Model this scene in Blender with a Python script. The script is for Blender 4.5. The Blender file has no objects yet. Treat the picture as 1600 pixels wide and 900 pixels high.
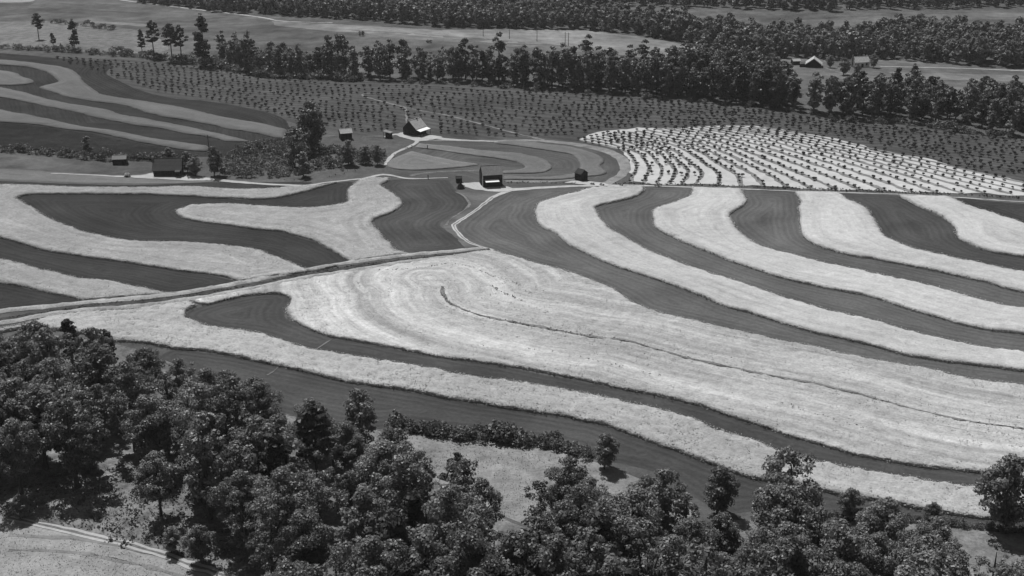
import bpy, math, random
import numpy as np
from mathutils import Vector, Matrix
from mathutils.geometry import delaunay_2d_cdt

random.seed(7)
RNG = np.random.default_rng(7)
SC = bpy.context.scene
COL = SC.collection
R = math.radians

# ------------------------------------------------------------------ camera, sky, sun, exposure
CAM_H, PITCH, F = 115.0, R(20.2), 1900.0          # metres, down tilt, focal length in photo pixels (1600 wide)
cam_d = bpy.data.cameras.new('camera')
cam = bpy.data.objects.new('camera', cam_d)
COL.objects.link(cam)
cam.location = (0, 0, CAM_H)
cam.rotation_euler = (R(90) - PITCH, 0, 0)
cam_d.sensor_width = 36
cam_d.lens = 36 * F / 1600
cam_d.clip_start = 1
cam_d.clip_end = 30000
SC.camera = cam

HAZE = .00006
SUN_EL, SUN_AZ = R(61), R(-28)                     # azimuth from +Y (view direction), negative = to the left
world = bpy.data.worlds.new("World")
SC.world = world
world.use_nodes = True
nt = world.node_tree
nt.nodes.clear()
sky = nt.nodes.new('ShaderNodeTexSky')
sky.sky_type = 'NISHITA'
sky.sun_disc = False
sky.sun_elevation = SUN_EL
sky.sun_rotation = SUN_AZ
bw = nt.nodes.new('ShaderNodeRGBToBW')             # black and white film: the sky too
bg = nt.nodes.new('ShaderNodeBackground')
bg.inputs['Strength'].default_value = 0.052
wo = nt.nodes.new('ShaderNodeOutputWorld')
nt.links.new(sky.outputs[0], bw.inputs[0])
nt.links.new(bw.outputs[0], bg.inputs['Color'])
nt.links.new(bg.outputs[0], wo.inputs['Surface'])

sun_d = bpy.data.lights.new('sun', 'SUN')
sun_d.energy = 4.3
sun_d.angle = R(0.5)
sun_d.color = (1, 1, 1)
sun = bpy.data.objects.new('sun', sun_d)
COL.objects.link(sun)
to_sun = Vector((math.sin(SUN_AZ) * math.cos(SUN_EL), math.cos(SUN_AZ) * math.cos(SUN_EL), math.sin(SUN_EL)))
sun.rotation_euler = to_sun.to_track_quat('Z', 'Y').to_euler()
sun.location = (0, 300, 400)

SC.view_settings.view_transform = 'Standard'
SC.view_settings.look = 'None'
SC.view_settings.gamma = 1
SC.view_settings.exposure = 0.38
SC.view_settings.use_curve_mapping = False
SC.cycles.max_bounces = 5
SC.cycles.diffuse_bounces = 3
SC.cycles.glossy_bounces = 2

# ------------------------------------------------------------------ numeric helpers
def hsh(i, j, s):
    v = np.sin(i * 127.1 + j * 311.7 + s * 74.7) * 43758.5453
    return v - np.floor(v)

def vnoise(x, y, s=0):
    x = np.asarray(x, float); y = np.asarray(y, float)
    i = np.floor(x); j = np.floor(y); f = x - i; g = y - j
    f = f * f * (3 - 2 * f); g = g * g * (3 - 2 * g)
    a = hsh(i, j, s); b = hsh(i + 1, j, s); c = hsh(i, j + 1, s); d = hsh(i + 1, j + 1, s)
    return (a * (1 - f) + b * f) * (1 - g) + (c * (1 - f) + d * f) * g * 1.0 - 0.5 * ((1 - g) + g)

def hgt(x, y):
    """Rolling ground."""
    x = np.asarray(x, float); y = np.asarray(y, float)
    w = np.clip((y - 60) / 150, 0, 1)
    return w * (1.5 * np.sin(x / 61 + y / 97 + .6) + 1.2 * np.sin(y / 43 - x / 120 + 1.1) + .8 * np.sin(x / 29 + y / 47))

CP, SP = math.cos(PITCH), math.sin(PITCH)

def gp(u, v):
    """Photo pixel (1600x900) -> the ground point seen there."""
    u = np.asarray(u, float); v = np.asarray(v, float)
    dx = (u - 800) / F; dz = (450 - v) / F
    X, Y, Z = dx, CP + dz * SP, -SP + dz * CP
    Z = np.minimum(Z, -0.02)
    t = -CAM_H / Z
    for _ in range(8):
        t = (hgt(X * t, Y * t) - CAM_H) / Z
    return X * t, Y * t

def topix(x, y, z):
    zz = z - CAM_H
    f = y * CP - zz * SP
    up = y * SP + zz * CP
    return 800 + F * x / f, 450 - F * up / f

def catmull(p, n=6):
    p = [tuple(map(float, q)) for q in p]
    if len(p) < 3:
        return p
    q = [(2 * p[0][0] - p[1][0], 2 * p[0][1] - p[1][1])] + p + [(2 * p[-1][0] - p[-2][0], 2 * p[-1][1] - p[-2][1])]
    out = []
    for i in range(1, len(q) - 2):
        p0, p1, p2, p3 = (np.array(q[k]) for k in (i - 1, i, i + 1, i + 2))
        for k in range(n):
            t = k / n
            out.append(tuple(.5 * ((2 * p1) + (p2 - p0) * t + (2 * p0 - 5 * p1 + 4 * p2 - p3) * t * t + (3 * p1 - p0 - 3 * p2 + p3) * t ** 3)))
    out.append(p[-1])
    return out

def resample(P, step, closed=False):
    P = np.asarray(P, float)
    if closed:
        P = np.vstack([P, P[:1]])
    s = np.concatenate([[0], np.cumsum(np.hypot(*np.diff(P, axis=0).T))])
    n = max(2, int(s[-1] / step))
    t = np.linspace(0, s[-1], n + 1)
    Q = np.stack([np.interp(t, s, P[:, 0]), np.interp(t, s, P[:, 1])], 1)
    return Q[:-1] if closed else Q

def world_line(px, step=2.0, smooth=True):
    p = np.array(catmull(px) if smooth else px)
    return resample(np.stack(gp(p[:, 0], p[:, 1]), 1), step)

def inpoly(x, y, P):
    x = np.asarray(x); y = np.asarray(y); c = np.zeros(x.shape, bool)
    P = np.asarray(P); n = len(P); j = n - 1
    for i in range(n):
        yi, yj = P[i, 1], P[j, 1]; xi, xj = P[i, 0], P[j, 0]
        if yi != yj:
            c ^= ((yi > y) != (yj > y)) & (x < (xj - xi) * (y - yi) / (yj - yi) + xi)
        j = i
    return c

def segdist(x, y, P, closed=True):
    A = np.asarray(P); B = np.roll(A, -1, 0) if closed else A[1:]
    if not closed:
        A = A[:-1]
    D = B - A; L = (D ** 2).sum(1) + 1e-9
    out = np.empty(len(x))
    for s in range(0, len(x), 3000):
        px = x[s:s + 3000, None] - A[None, :, 0]; py = y[s:s + 3000, None] - A[None, :, 1]
        t = np.clip((px * D[:, 0] + py * D[:, 1]) / L, 0, 1)
        out[s:s + 3000] = np.sqrt(((px - t * D[:, 0]) ** 2 + (py - t * D[:, 1]) ** 2).min(1))
    return out

# ------------------------------------------------------------------ mesh helpers
def mesh_np(name, V, faces, mat=None, smooth=False):
    """V (n,3); faces: list of arrays, each (m,k)."""
    me = bpy.data.meshes.new(name)
    V = np.asarray(V, np.float32)
    me.vertices.add(len(V)); me.vertices.foreach_set('co', V.ravel())
    loops = np.concatenate([f.ravel() for f in faces]).astype(np.int32)
    tot = np.concatenate([np.full(len(f), f.shape[1]) for f in faces]).astype(np.int32)
    me.loops.add(len(loops)); me.loops.foreach_set('vertex_index', loops)
    me.polygons.add(len(tot))
    st = np.concatenate([[0], np.cumsum(tot)[:-1]]).astype(np.int32)
    me.polygons.foreach_set('loop_start', st); me.polygons.foreach_set('loop_total', tot)
    me.polygons.foreach_set('use_smooth', np.full(len(tot), smooth))
    me.update(calc_edges=True); me.validate()
    if mat is not None:
        me.materials.append(mat)
    return me

def link(name, me, parent=None, **props):
    o = bpy.data.objects.new(name, me)
    COL.objects.link(o)
    if parent is not None:
        o.parent = parent
    for k, v in props.items():
        o[k] = v
    return o

def empty(name, loc, rz=0, sc=1, **props):
    o = bpy.data.objects.new(name, None)
    COL.objects.link(o)
    o.empty_display_size = .5
    o.location = loc; o.rotation_euler = (0, 0, rz); o.scale = (sc, sc, sc)
    for k, v in props.items():
        o[k] = v
    return o

class MB:
    """Collects boxes, prisms and tubes into one mesh."""
    def __init__(self):
        self.V = []; self.Fc = []
    def add(self, vs, fs):
        b = len(self.V); self.V += [tuple(v) for v in vs]; self.Fc += [tuple(b + i for i in f) for f in fs]
    def box(self, c, s, rz=0, rx=0):
        m = Matrix.Rotation(rz, 3, 'Z') @ Matrix.Rotation(rx, 3, 'X')
        vs = [Vector(c) + m @ Vector((sx * s[0] / 2, sy * s[1] / 2, sz * s[2] / 2)) for sz in (-1, 1) for sy in (-1, 1) for sx in (-1, 1)]
        self.add(vs, [(0, 2, 3, 1), (4, 5, 7, 6), (0, 1, 5, 4), (2, 6, 7, 3), (0, 4, 6, 2), (1, 3, 7, 5)])
    def quadslab(self, a, b, c, d, t):
        """Slab under the quad abcd (counter-clockwise from above), thickness t."""
        a, b, c, d = map(Vector, (a, b, c, d)); n = (b - a).cross(c - a).normalized() * t
        self.add([a, b, c, d, a - n, b - n, c - n, d - n], [(0, 1, 2, 3), (7, 6, 5, 4), (0, 4, 5, 1), (1, 5, 6, 2), (2, 6, 7, 3), (3, 7, 4, 0)])
    def tube(self, pts, rad, n=6):
        pts = [Vector(p) for p in pts]; rings = []
        for i, p in enumerate(pts):
            d = (pts[min(i + 1, len(pts) - 1)] - pts[max(i - 1, 0)]).normalized()
            a = d.orthogonal().normalized(); b = d.cross(a)
            rings.append([p + (a * math.cos(k * 2 * math.pi / n) + b * math.sin(k * 2 * math.pi / n)) * rad[i] for k in range(n)])
        base = [v for r in rings for v in r]; fs = []
        for i in range(len(pts) - 1):
            for k in range(n):
                fs.append((i * n + k, i * n + (k + 1) % n, (i + 1) * n + (k + 1) % n, (i + 1) * n + k))
        fs.append(tuple(range(n - 1, -1, -1))); fs.append(tuple((len(pts) - 1) * n + k for k in range(n)))
        self.add(base, fs)
    def mesh(self, name, mat):
        me = bpy.data.meshes.new(name)
        me.from_pydata(self.V, [], self.Fc); me.validate(); me.update()
        me.materials.append(mat)
        return me
    def build(self, name, mat, parent=None, **p):
        return link(name, self.mesh(name, mat), parent, **p)

# ------------------------------------------------------------------ materials (grey: the photograph is black and white)
class NB:
    def __init__(self, name):
        self.m = bpy.data.materials.new(name); self.m.use_nodes = True
        self.t = self.m.node_tree; self.t.nodes.clear()
        self.out = self.t.nodes.new('ShaderNodeOutputMaterial')
        self.b = self.t.nodes.new('ShaderNodeBsdfPrincipled')
        self.t.links.new(self.b.outputs[0], self.out.inputs[0])
    def n(self, ty, **kw):
        x = self.t.nodes.new(ty)
        for k, v in kw.items():
            setattr(x, k, v)
        return x
    def l(self, a, b):
        self.t.links.new(a, b)
    def noise(self, vec, scale, detail=3, rough=.55, dim='3D'):
        x = self.n('ShaderNodeTexNoise'); x.inputs['Scale'].default_value = scale
        x.inputs['Detail'].default_value = detail; x.inputs['Roughness'].default_value = rough
        if vec is not None:
            self.l(vec, x.inputs['Vector'])
        return x.outputs['Fac']
    def mr(self, v, a, b, lo, hi):
        x = self.n('ShaderNodeMapRange'); self.l(v, x.inputs[0])
        for i, q in enumerate((a, b, lo, hi)):
            x.inputs[i + 1].default_value = q
        return x.outputs[0]
    def math(self, op, a, b=None, c=None):
        x = self.n('ShaderNodeMath', operation=op)
        for i, q in enumerate((a, b, c)):
            if q is None:
                continue
            if isinstance(q, (int, float)):
                x.inputs[i].default_value = q
            else:
                self.l(q, x.inputs[i])
        return x.outputs[0]
    def geo(self):
        return self.n('ShaderNodeNewGeometry').outputs['Position']
    def obj(self):
        return self.n('ShaderNodeTexCoord').outputs['Object']
    def attr(self, name):
        x = self.n('ShaderNodeAttribute'); x.attribute_name = name
        return x.outputs['Fac']
    def grey(self, v, base):
        """Base colour = base * v."""
        x = self.n('ShaderNodeCombineColor')
        g = self.math('MULTIPLY', v, base)
        for i in range(3):
            self.l(g, x.inputs[i])
        self.l(x.outputs[0], self.b.inputs['Base Color'])
    def bump(self, h, strength, dist):
        x = self.n('ShaderNodeBump'); x.inputs['Strength'].default_value = strength; x.inputs['Distance'].default_value = dist
        self.l(h, x.inputs['Height']); self.l(x.outputs[0], self.b.inputs['Normal'])
    def fin(self, rough=.95, spec=0.0):
        self.b.inputs['Roughness'].default_value = rough
        self.b.inputs['Specular IOR Level'].default_value = spec
        return self.m

def mat_grain(name, base, rough=1.0, streak=.25):
    """Ripe standing grain: fine heads, soft wind-laid patches, drill lines parallel to the strip's edge."""
    k = NB(name); p = k.geo()
    f1 = k.mr(k.noise(p, 1.6, 4, .7), .3, .7, 1 - .30 * rough, 1 + .26 * rough)
    f2 = k.mr(k.noise(p, .35, 4, .65), .3, .7, 1 - .22 * rough, 1 + .16 * rough)
    f3 = k.mr(k.noise(p, .035, 3), .3, .7, .90, 1.08)
    d = k.attr('d')
    cv = k.n('ShaderNodeCombineXYZ'); k.l(k.math('MULTIPLY', d, .55), cv.inputs[0])
    sp = k.n('ShaderNodeSeparateXYZ'); k.l(p, sp.inputs[0])
    k.l(k.math('MULTIPLY', sp.outputs[0], .03), cv.inputs[1])
    k.l(k.math('MULTIPLY', sp.outputs[1], .03), cv.inputs[2])
    f4 = k.mr(k.noise(cv.outputs[0], 1.0, 4, .7), .3, .7, 1 - streak * .55, 1 + streak * .45)
    cw = k.n('ShaderNodeCombineXYZ'); k.l(k.math('MULTIPLY', d, .11), cw.inputs[0])
    k.l(k.math('MULTIPLY', sp.outputs[0], .008), cw.inputs[1])
    f5 = k.mr(k.noise(cw.outputs[0], 1.0, 2, .5), .35, .65, 1 - streak * .55, 1 + streak * .3)
    v = k.math('MULTIPLY', k.math('MULTIPLY', f1, f2), k.math('MULTIPLY', k.math('MULTIPLY', f3, f5), f4))
    k.grey(v, base)
    k.bump(k.noise(p, 2.2, 3, .7), .8 * rough, .35)
    return k.fin()

def mat_crop(name, base, spacing=1.9, amp=.065):
    """Low dark row crop: rows run parallel to the field's edge."""
    k = NB(name); p = k.geo(); d = k.attr('d')
    row = k.math('SINE', k.math('MULTIPLY', k.math('ADD', d, k.math('MULTIPLY', k.noise(p, .15, 2), .8)), 2 * math.pi / spacing))
    f1 = k.mr(row, -1, 1, 1 - amp, 1 + amp)
    f2 = k.mr(k.noise(p, 1.3, 3, .7), .3, .7, .84, 1.16)
    f3 = k.mr(k.noise(p, .035, 5, .65), .3, .7, .72, 1.28)
    cv = k.n('ShaderNodeCombineXYZ'); k.l(k.math('MULTIPLY', d, .22), cv.inputs[0])
    f4 = k.mr(k.noise(cv.outputs[0], 1.0, 3, .6), .3, .7, .78, 1.22)
    k.grey(k.math('MULTIPLY', k.math('MULTIPLY', f1, f2), k.math('MULTIPLY', f3, f4)), base)
    k.bump(k.math('ADD', k.math('MULTIPLY', row, .4), k.noise(p, 1.4, 2)), .5, .25)
    return k.fin()

def mat_soil(name, base, fine=.2, mid=.25, big=.15, bs=.5, sc=1.0, rough=.95):
    k = NB(name); p = k.geo()
    f1 = k.mr(k.noise(p, 1.7 * sc, 4, .7), .3, .7, 1 - fine, 1 + fine)
    f2 = k.mr(k.noise(p, .22 * sc, 4, .65), .3, .7, 1 - mid, 1 + mid)
    f3 = k.mr(k.noise(p, .018, 3), .3, .7, 1 - big, 1 + big)
    k.grey(k.math('MULTIPLY', f1, k.math('MULTIPLY', f2, f3)), base)
    k.bump(k.noise(p, 1.5 * sc, 4, .65), bs, .3)
    return k.fin(rough)

def mat_foliage(name, base, spec=.25, var=.3, trans=.22):
    k = NB(name)
    oi = k.n('ShaderNodeObjectInfo')
    a = k.mr(oi.outputs['Random'], 0, 1, 1 - var, 1 + var)
    p = k.geo()
    b = k.mr(k.noise(p, .9, 3, .7), .3, .7, .75, 1.25)
    k.grey(k.math('MULTIPLY', a, b), base)
    k.fin(.48, spec)
    tr = k.n('ShaderNodeBsdfTranslucent'); tr.inputs['Color'].default_value = (base * 1.1,) * 3 + (1,)
    mx = k.n('ShaderNodeMixShader'); mx.inputs[0].default_value = trans
    k.l(k.b.outputs[0], mx.inputs[1]); k.l(tr.outputs[0], mx.inputs[2]); k.l(mx.outputs[0], k.out.inputs[0])
    return k.m

def mat_wood(name, base, horiz=True, board=.25, amp=.25):
    k = NB(name); p = k.obj()
    sp = k.n('ShaderNodeSeparateXYZ'); k.l(p, sp.inputs[0])
    c = sp.outputs[2] if horiz else k.math('ADD', sp.outputs[0], sp.outputs[1])
    fr = k.math('FRACT', k.math('DIVIDE', c, board))
    gap = k.mr(fr, 0, .14, .55, 1)
    wn = k.n('ShaderNodeTexWhiteNoise', noise_dimensions='1D'); k.l(k.math('FLOOR', k.math('DIVIDE', c, board)), wn.inputs['W'])
    bv = k.mr(wn.outputs['Value'], 0, 1, 1 - amp, 1 + amp)
    st = k.mr(k.noise(p, 1.2, 4, .7), .3, .7, .8, 1.2)
    k.grey(k.math('MULTIPLY', gap, k.math('MULTIPLY', bv, st)), base)
    k.bump(fr, .3, .03)
    return k.fin(.85, .2)

def mat_plain(name, base, fine=.15, rough=.8, spec=.2, sc=2.0):
    k = NB(name); p = k.obj()
    f1 = k.mr(k.noise(p, sc, 4, .65), .3, .7, 1 - fine, 1 + fine)
    k.grey(f1, base)
    return k.fin(rough, spec)

M = {
    'ground': mat_soil('pasture_grass', .075, .2, .25, .2),
    'rough': mat_soil('rough_pasture', .125, .3, .35, .2, .8),
    'farpale': mat_soil('pale_pasture', .15, .10, .3, .35, .3, .5),
    'farmid': mat_soil('mid_pasture', .078, .15, .36, .4, .4, .35),
    'farmid2': mat_soil('lawn_pasture', .10, .12, .3, .35, .3, .5),
    'meadow': mat_soil('meadow_grass', .17, .2, .3, .2, .8),
    'floor': mat_soil('woodland_litter', .13, .35, .5, .3, .9),
    'hay': mat_soil('hay_stubble', .21, .18, .22, .15, .8),
    'terr': mat_soil('terrace_grass', .14, .35, .4, .1, .9),
    'orchrow': mat_crop('orchard_rows', .058, 5.5, .13),
    'sand': mat_soil('bare_sand', .355, .06, .12, .06, .15),
    'dirt': mat_soil('dirt_track', .30, .12, .18, .1, .3),
    'faint': mat_soil('worn_track', .15, .15, .3, .15, .3),
    'verge': mat_soil('tall_verge_grass', .27, .25, .25, .1, .9),
    'ditch': mat_soil('ditch_weeds', .05, .35, .4, .1, 1.0),
    'rowgrass': mat_soil('row_grass', .155, .3, .3, .1, .6),
    'orch': mat_soil('orchard_floor', .050, .12, .22, .35, .4),
    'corn': mat_soil('young_corn', .023, .35, .3, .2, 1.0),
    'grainR': mat_grain('ripe_grain_bright', .365, .6, .28),
    'grainW': mat_grain('ripe_grain_broad', .35, .75, .5),
    'grainB': mat_grain('ripe_grain_near', .31, .75, .22),
    'grainL': mat_grain('ripe_grain_left', .25, .8, .3),
    'grainU': mat_grain('ripe_grain_upper', .115, .4, .25),
    'grainK': mat_grain('ripe_grain_ring', .135, .5, .3),
    'headW': mat_foliage('grain_heads_broad', .35, .1, .1, .5),
    'headB': mat_foliage('grain_heads_near', .32, .1, .1, .5),
    'headR': mat_foliage('grain_heads_bright', .37, .1, .1, .5),
    'headL': mat_foliage('grain_heads_left', .26, .1, .1, .5),
    'cropR': mat_crop('row_crop_right', .080),
    'cropM': mat_crop('row_crop_middle', .050),
    'cropL': mat_crop('row_crop_left', .034),
    'cropU': mat_crop('row_crop_upper', .030),
    'cropK': mat_crop('row_crop_ring', .068, 2.4),
    'leaf': mat_foliage('broad_leaves', .12, .42, .35, .32),
    'leafm': mat_foliage('belt_leaves', .095, .3, .5),
    'leaff': mat_foliage('far_leaves', .115, .2, .3),
    'leafd': mat_foliage('pine_needles', .045, .2, .25),
    'leafb': mat_foliage('bush_leaves', .10, .2, .35),
    'leafw': mat_foliage('weed_leaves', .045, .1, .2),
    'weedm': mat_foliage('terrace_weeds', .085, .05, .3),
    'grassm': mat_foliage('meadow_blades', .17, .05, .1, .4),
    'grassh': mat_foliage('stubble_blades', .19, .05, .1, .4),
    'grassb': mat_foliage('brush_blades', .11, .05, .1, .4),
    'peach': mat_foliage('orchard_leaves', .022, .05, .2),
    'bark': mat_plain('bark', .05, .3),
    'wood': mat_wood('old_boards', .022, True),
    'woodv': mat_wood('upright_boards', .03, False, .22),
    'shingle': mat_wood('roof_shingles', .045, True, .18, .2),
    'tin': mat_wood('tin_roof', .17, False, .3, .06),
    'tinw': mat_wood('bright_tin', .33, False, .3, .05),
    'white': mat_plain('white_paint', .7, .06),
    'stone': mat_plain('chimney_stone', .12, .3),
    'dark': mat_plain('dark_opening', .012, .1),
    'pole': mat_plain('pole_wood', .04, .2),
    'straw': mat_plain('straw', .5, .2),
}

# ------------------------------------------------------------------ ground sheet
def axis(lo, hi, step, ext):
    a = list(np.arange(lo, hi + step, step)); s = step
    while a[-1] < ext:
        s *= 1.35; a.append(a[-1] + s)
    s = step
    while a[0] > -ext:
        s *= 1.35; a.insert(0, a[0] - s)
    return np.array(a)
gx = axis(-480, 480, 5, 9000); gy = axis(60, 1200, 5, 12000)
GX, GY = np.meshgrid(gx, gy, indexing='ij')
fade = np.clip(1 - (np.hypot(GX, GY - 600) - 700) / 900, 0, 1)
V = np.stack([GX, GY, hgt(GX, GY) * np.where(fade > 0, fade, 0)], -1).reshape(-1, 3)
I = np.arange(len(V)).reshape(GX.shape)
Q = np.stack([I[:-1, :-1], I[1:, :-1], I[1:, 1:], I[:-1, 1:]], -1).reshape(-1, 4)
link('ground', mesh_np('ground', V, [Q], M['ground'], True), kind='structure')

# ------------------------------------------------------------------ fields
def subdivide(V, T):
    E = np.concatenate([T[:, [0, 1]], T[:, [1, 2]], T[:, [2, 0]]]); E.sort(1)
    U, inv = np.unique(E, axis=0, return_inverse=True); inv = inv.ravel()
    mid = (V[U[:, 0]] + V[U[:, 1]]) / 2
    n = len(T); b = len(V)
    m0, m1, m2 = b + inv[:n], b + inv[n:2 * n], b + inv[2 * n:]
    T2 = np.concatenate([np.stack([T[:, 0], m0, m2], 1), np.stack([m0, T[:, 1], m1], 1), np.stack([m2, m1, T[:, 2]], 1), np.stack([m0, m1, m2], 1)])
    return np.vstack([V, mid]), T2

FIELD_N = [0]
GRAIN = []
def field(curves, mat, level=1, height=0.0, g=4.0, sub=1, name='crop_field', jit=.25, lump=.13, guide=None, rag=.35):
    """A field from photo-pixel curves (each smoothed, then joined). height > 0: standing grain with a real thickness."""
    px = []
    for c in curves:
        px += catmull(c) if len(c) > 2 else list(c)
    px = np.array(px)
    P = np.stack(gp(px[:, 0], px[:, 1]), 1)
    step = g * .5
    P = resample(P, step, True)
    FIELD_N[0] += 1; s0 = FIELD_N[0]
    P = P + np.stack([vnoise(P[:, 0] / 8, P[:, 1] / 8, s0 + 7), vnoise(P[:, 0] / 8, P[:, 1] / 8, s0 + 57)], 1) * 4.5 * jit
    P = P + np.stack([vnoise(P[:, 0] / 2.2, P[:, 1] / 2.2, s0), vnoise(P[:, 0] / 2.2, P[:, 1] / 2.2, s0 + 50)], 1) * 2 * jit
    lo, hi = P.min(0), P.max(0)
    X, Y = np.meshgrid(np.arange(lo[0], hi[0], g), np.arange(lo[1], hi[1], g * .87))
    X = X + (np.arange(X.shape[0]) % 2)[:, None] * g / 2
    x = X.ravel() + RNG.uniform(-.2, .2, X.size) * g; y = Y.ravel() + RNG.uniform(-.2, .2, X.size) * g
    k = inpoly(x, y, P); x, y = x[k], y[k]
    if len(x):
        d = segdist(x, y, P); k = d > g * .45; x, y = x[k], y[k]
    pts = [Vector(q) for q in P] + [Vector((a, b)) for a, b in zip(x, y)]
    r = delaunay_2d_cdt(pts, [], [list(range(len(P)))], 1, 1e-4)
    if height > 0: GRAIN.append((P, mat, height, level))
    V2 = np.array([tuple(v) for v in r[0]]); T = np.array([t for t in r[2] if len(t) == 3])
    a = V2[T[:, 1]] - V2[T[:, 0]]; b = V2[T[:, 2]] - V2[T[:, 0]]
    flip = (a[:, 0] * b[:, 1] - a[:, 1] * b[:, 0]) < 0
    T[flip] = T[flip][:, ::-1]
    for _ in range(sub):
        V2, T = subdivide(V2, T)
    x, y = V2[:, 0], V2[:, 1]
    d = segdist(x, y, P)
    dg = d if guide is None else segdist(x, y, guide, False)
    z = hgt(x, y) + .03 * level
    F3 = [T]
    if height > 0:
        ramp = np.clip(d / .9, 0, 1) * .35 + .65
        z = z + height * ramp + lump * (2 * vnoise(x / 1.7, y / 1.7, 3) + 1.4 * vnoise(x / .8, y / .8, 5)) + rag * np.clip(1 - d / 1.2, 0, 1) * vnoise(x / 1.1, y / 1.1, 9)
        E = np.concatenate([T[:, [0, 1]], T[:, [1, 2]], T[:, [2, 0]]])
        key = np.sort(E, 1); key = key[:, 0].astype(np.int64) * len(V2) + key[:, 1]
        u, idx, cnt = np.unique(key, return_index=True, return_counts=True)
        B = E[idx[cnt == 1]]
        bv = np.unique(B); remap = np.full(len(V2), -1); remap[bv] = len(V2) + np.arange(len(bv))
        V = np.vstack([np.stack([x, y, z], 1), np.stack([x[bv], y[bv], hgt(x[bv], y[bv]) - .1], 1)])
        F3.append(np.stack([B[:, 1], B[:, 0], remap[B[:, 0]], remap[B[:, 1]]], 1))
        dg = np.concatenate([dg, dg[bv]])
    else:
        V = np.stack([x, y, z], 1)
    me = mesh_np(name, V, F3, mat, True)
    at = me.attributes.new('d', 'FLOAT', 'POINT')
    if len(at.data) == len(dg):
        at.data.foreach_set('value', dg.astype(np.float32))
    return link(name, me, kind='structure')

def ribbon(px, width, mat, level=4, name='dirt_track', jit=.4, height=0.0, smooth=True, step=1.6):
    L = world_line(px, step, smooth)
    T = np.gradient(L, axis=0); T /= np.hypot(T[:, 0], T[:, 1])[:, None] + 1e-9
    N = np.stack([-T[:, 1], T[:, 0]], 1)
    w = np.full(len(L), float(width)) if np.isscalar(width) else np.interp(np.linspace(0, 1, len(L)), np.linspace(0, 1, len(width)), width)
    rows = []
    for k, s in enumerate((-1, -.5, 0, .5, 1)):
        off = s * w / 2 + (jit * 2 * vnoise(L[:, 0] / 2.4 + k * 9, L[:, 1] / 2.4, 4 + k) if abs(s) == 1 else 0)
        Pk = L + N * off[:, None]
        z = hgt(Pk[:, 0], Pk[:, 1]) + .03 * level + height * (1 - s * s) * (1 + 1.2 * vnoise(L[:, 0] / 1.3, L[:, 1] / 1.3, k))
        rows.append(np.stack([Pk[:, 0], Pk[:, 1], z], 1))
    V = np.concatenate(rows); n = len(L)
    i = np.arange(n - 1)
    Q = np.concatenate([np.stack([k * n + i, k * n + i + 1, (k + 1) * n + i + 1, (k + 1) * n + i], 1)[:, ::-1] for k in range(4)])
    return V, Q

def ribbons(name, items, mat, kind='structure', **kw):
    VV, QQ, b = [], [], 0
    for px, w in items:
        V, Q = ribbon(px, w, mat, **kw)
        VV.append(V); QQ.append(Q + b); b += len(V)
    return link(name, mesh_np(name, np.vstack(VV), [np.vstack(QQ)], mat, True), kind=kind)

# --- boundary curves of the right hand strips, traced top to bottom
c1 = [(770,391),(800,402),(850,417),(900,431),(937,446),(962,457),(990,475),(1025,489),(1075,501),(1125,512),(1200,529),(1250,540),(1300,551),(1350,562),(1412,572),(1475,585),(1525,595),(1585,602),(1720,618)]
c2 = [(925,294),(887,305),(850,316),(839,327),(837,345),(850,357),(870,366),(887,380),(905,391),(925,401),(950,412),(975,421),(1025,437),(1075,456),(1125,475),(1200,499),(1262,517),(1312,529),(1362,541),(1412,555),(1475,565),(1525,572),(1585,579),(1720,597)]
c3 = [(1005,292),(1002,300),(990,309),(962,316),(932,324),(931,329),(937,340),(950,357),(975,372),(1012,392),(1037,404),(1075,419),(1125,434),(1162,446),(1200,459),(1250,475),(1300,489),(1350,501),(1400,514),(1450,527),(1500,537),(1550,547),(1585,551),(1720,566)]
c4 = [(1082,294),(1077,309),(1062,315),(1025,327),(1019,334),(1022,347),(1030,360),(1050,371),(1100,392),(1150,411),(1200,428),(1250,442),(1300,452),(1350,462),(1400,477),(1450,492),(1500,506),(1550,517),(1585,521),(1720,537)]
c5 = [(1155,297),(1165,314),(1158,324),(1142,335),(1142,347),(1155,362),(1170,375),(1200,391),(1245,402),(1300,416),(1350,426),(1412,440),(1475,454),(1525,469),(1585,482),(1720,506)]
c6 = [(1242,301),(1250,320),(1249,350),(1255,370),(1275,384),(1312,396),(1350,404),(1400,412),(1450,422),(1500,432),(1550,444),(1585,454),(1720,482)]
c7 = [(1310,302),(1330,315),(1350,325),(1362,340),(1375,360),(1385,372),(1412,384),(1450,395),(1500,407),(1550,417),(1587,425),(1720,452)]
c8 = [(1405,306),(1425,317),(1462,335),(1487,350),(1497,370),(1512,381),(1537,391),(1585,400),(1720,422)]
c9 = [(1482,309),(1500,317),(1537,330),(1587,347),(1720,392)]
rd_top = [(925,291),(1005,292),(1082,294),(1155,297),(1242,300),(1310,302),(1405,305),(1482,309),(1587,316),(1720,324)]
rev = lambda c: c[::-1]

# dark strips
path_edge = [(790,299),(765,315),(738,335),(716,352),(722,366),(747,381),(770,390)]
field([[(800,300),(825,296),(862,293),(925,292)], c2, rev(c1), rev(path_edge)], M['cropR'], 1)
field([c3, rev(c4)], M['cropR'], 1)
field([c5, rev(c6)], M['cropR'], 1)
field([c7, rev(c8)], M['cropM'], 1)
field([c9, [(1720,326),(1590,318)]], M['cropL'], 1)
# standing grain strips
GH = .85
field([c2, rev(c3)], M['grainR'], 1, GH, 2.6, 1, 'grain_field')
field([c4, rev(c5)], M['grainR'], 1, GH, 2.8, 1, 'grain_field')
field([c6, rev(c7)], M['grainR'], 1, GH, 3, 1, 'grain_field')
field([c8, rev(c9)], M['grainR'], 1, GH, 3, 1, 'grain_field')

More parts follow.
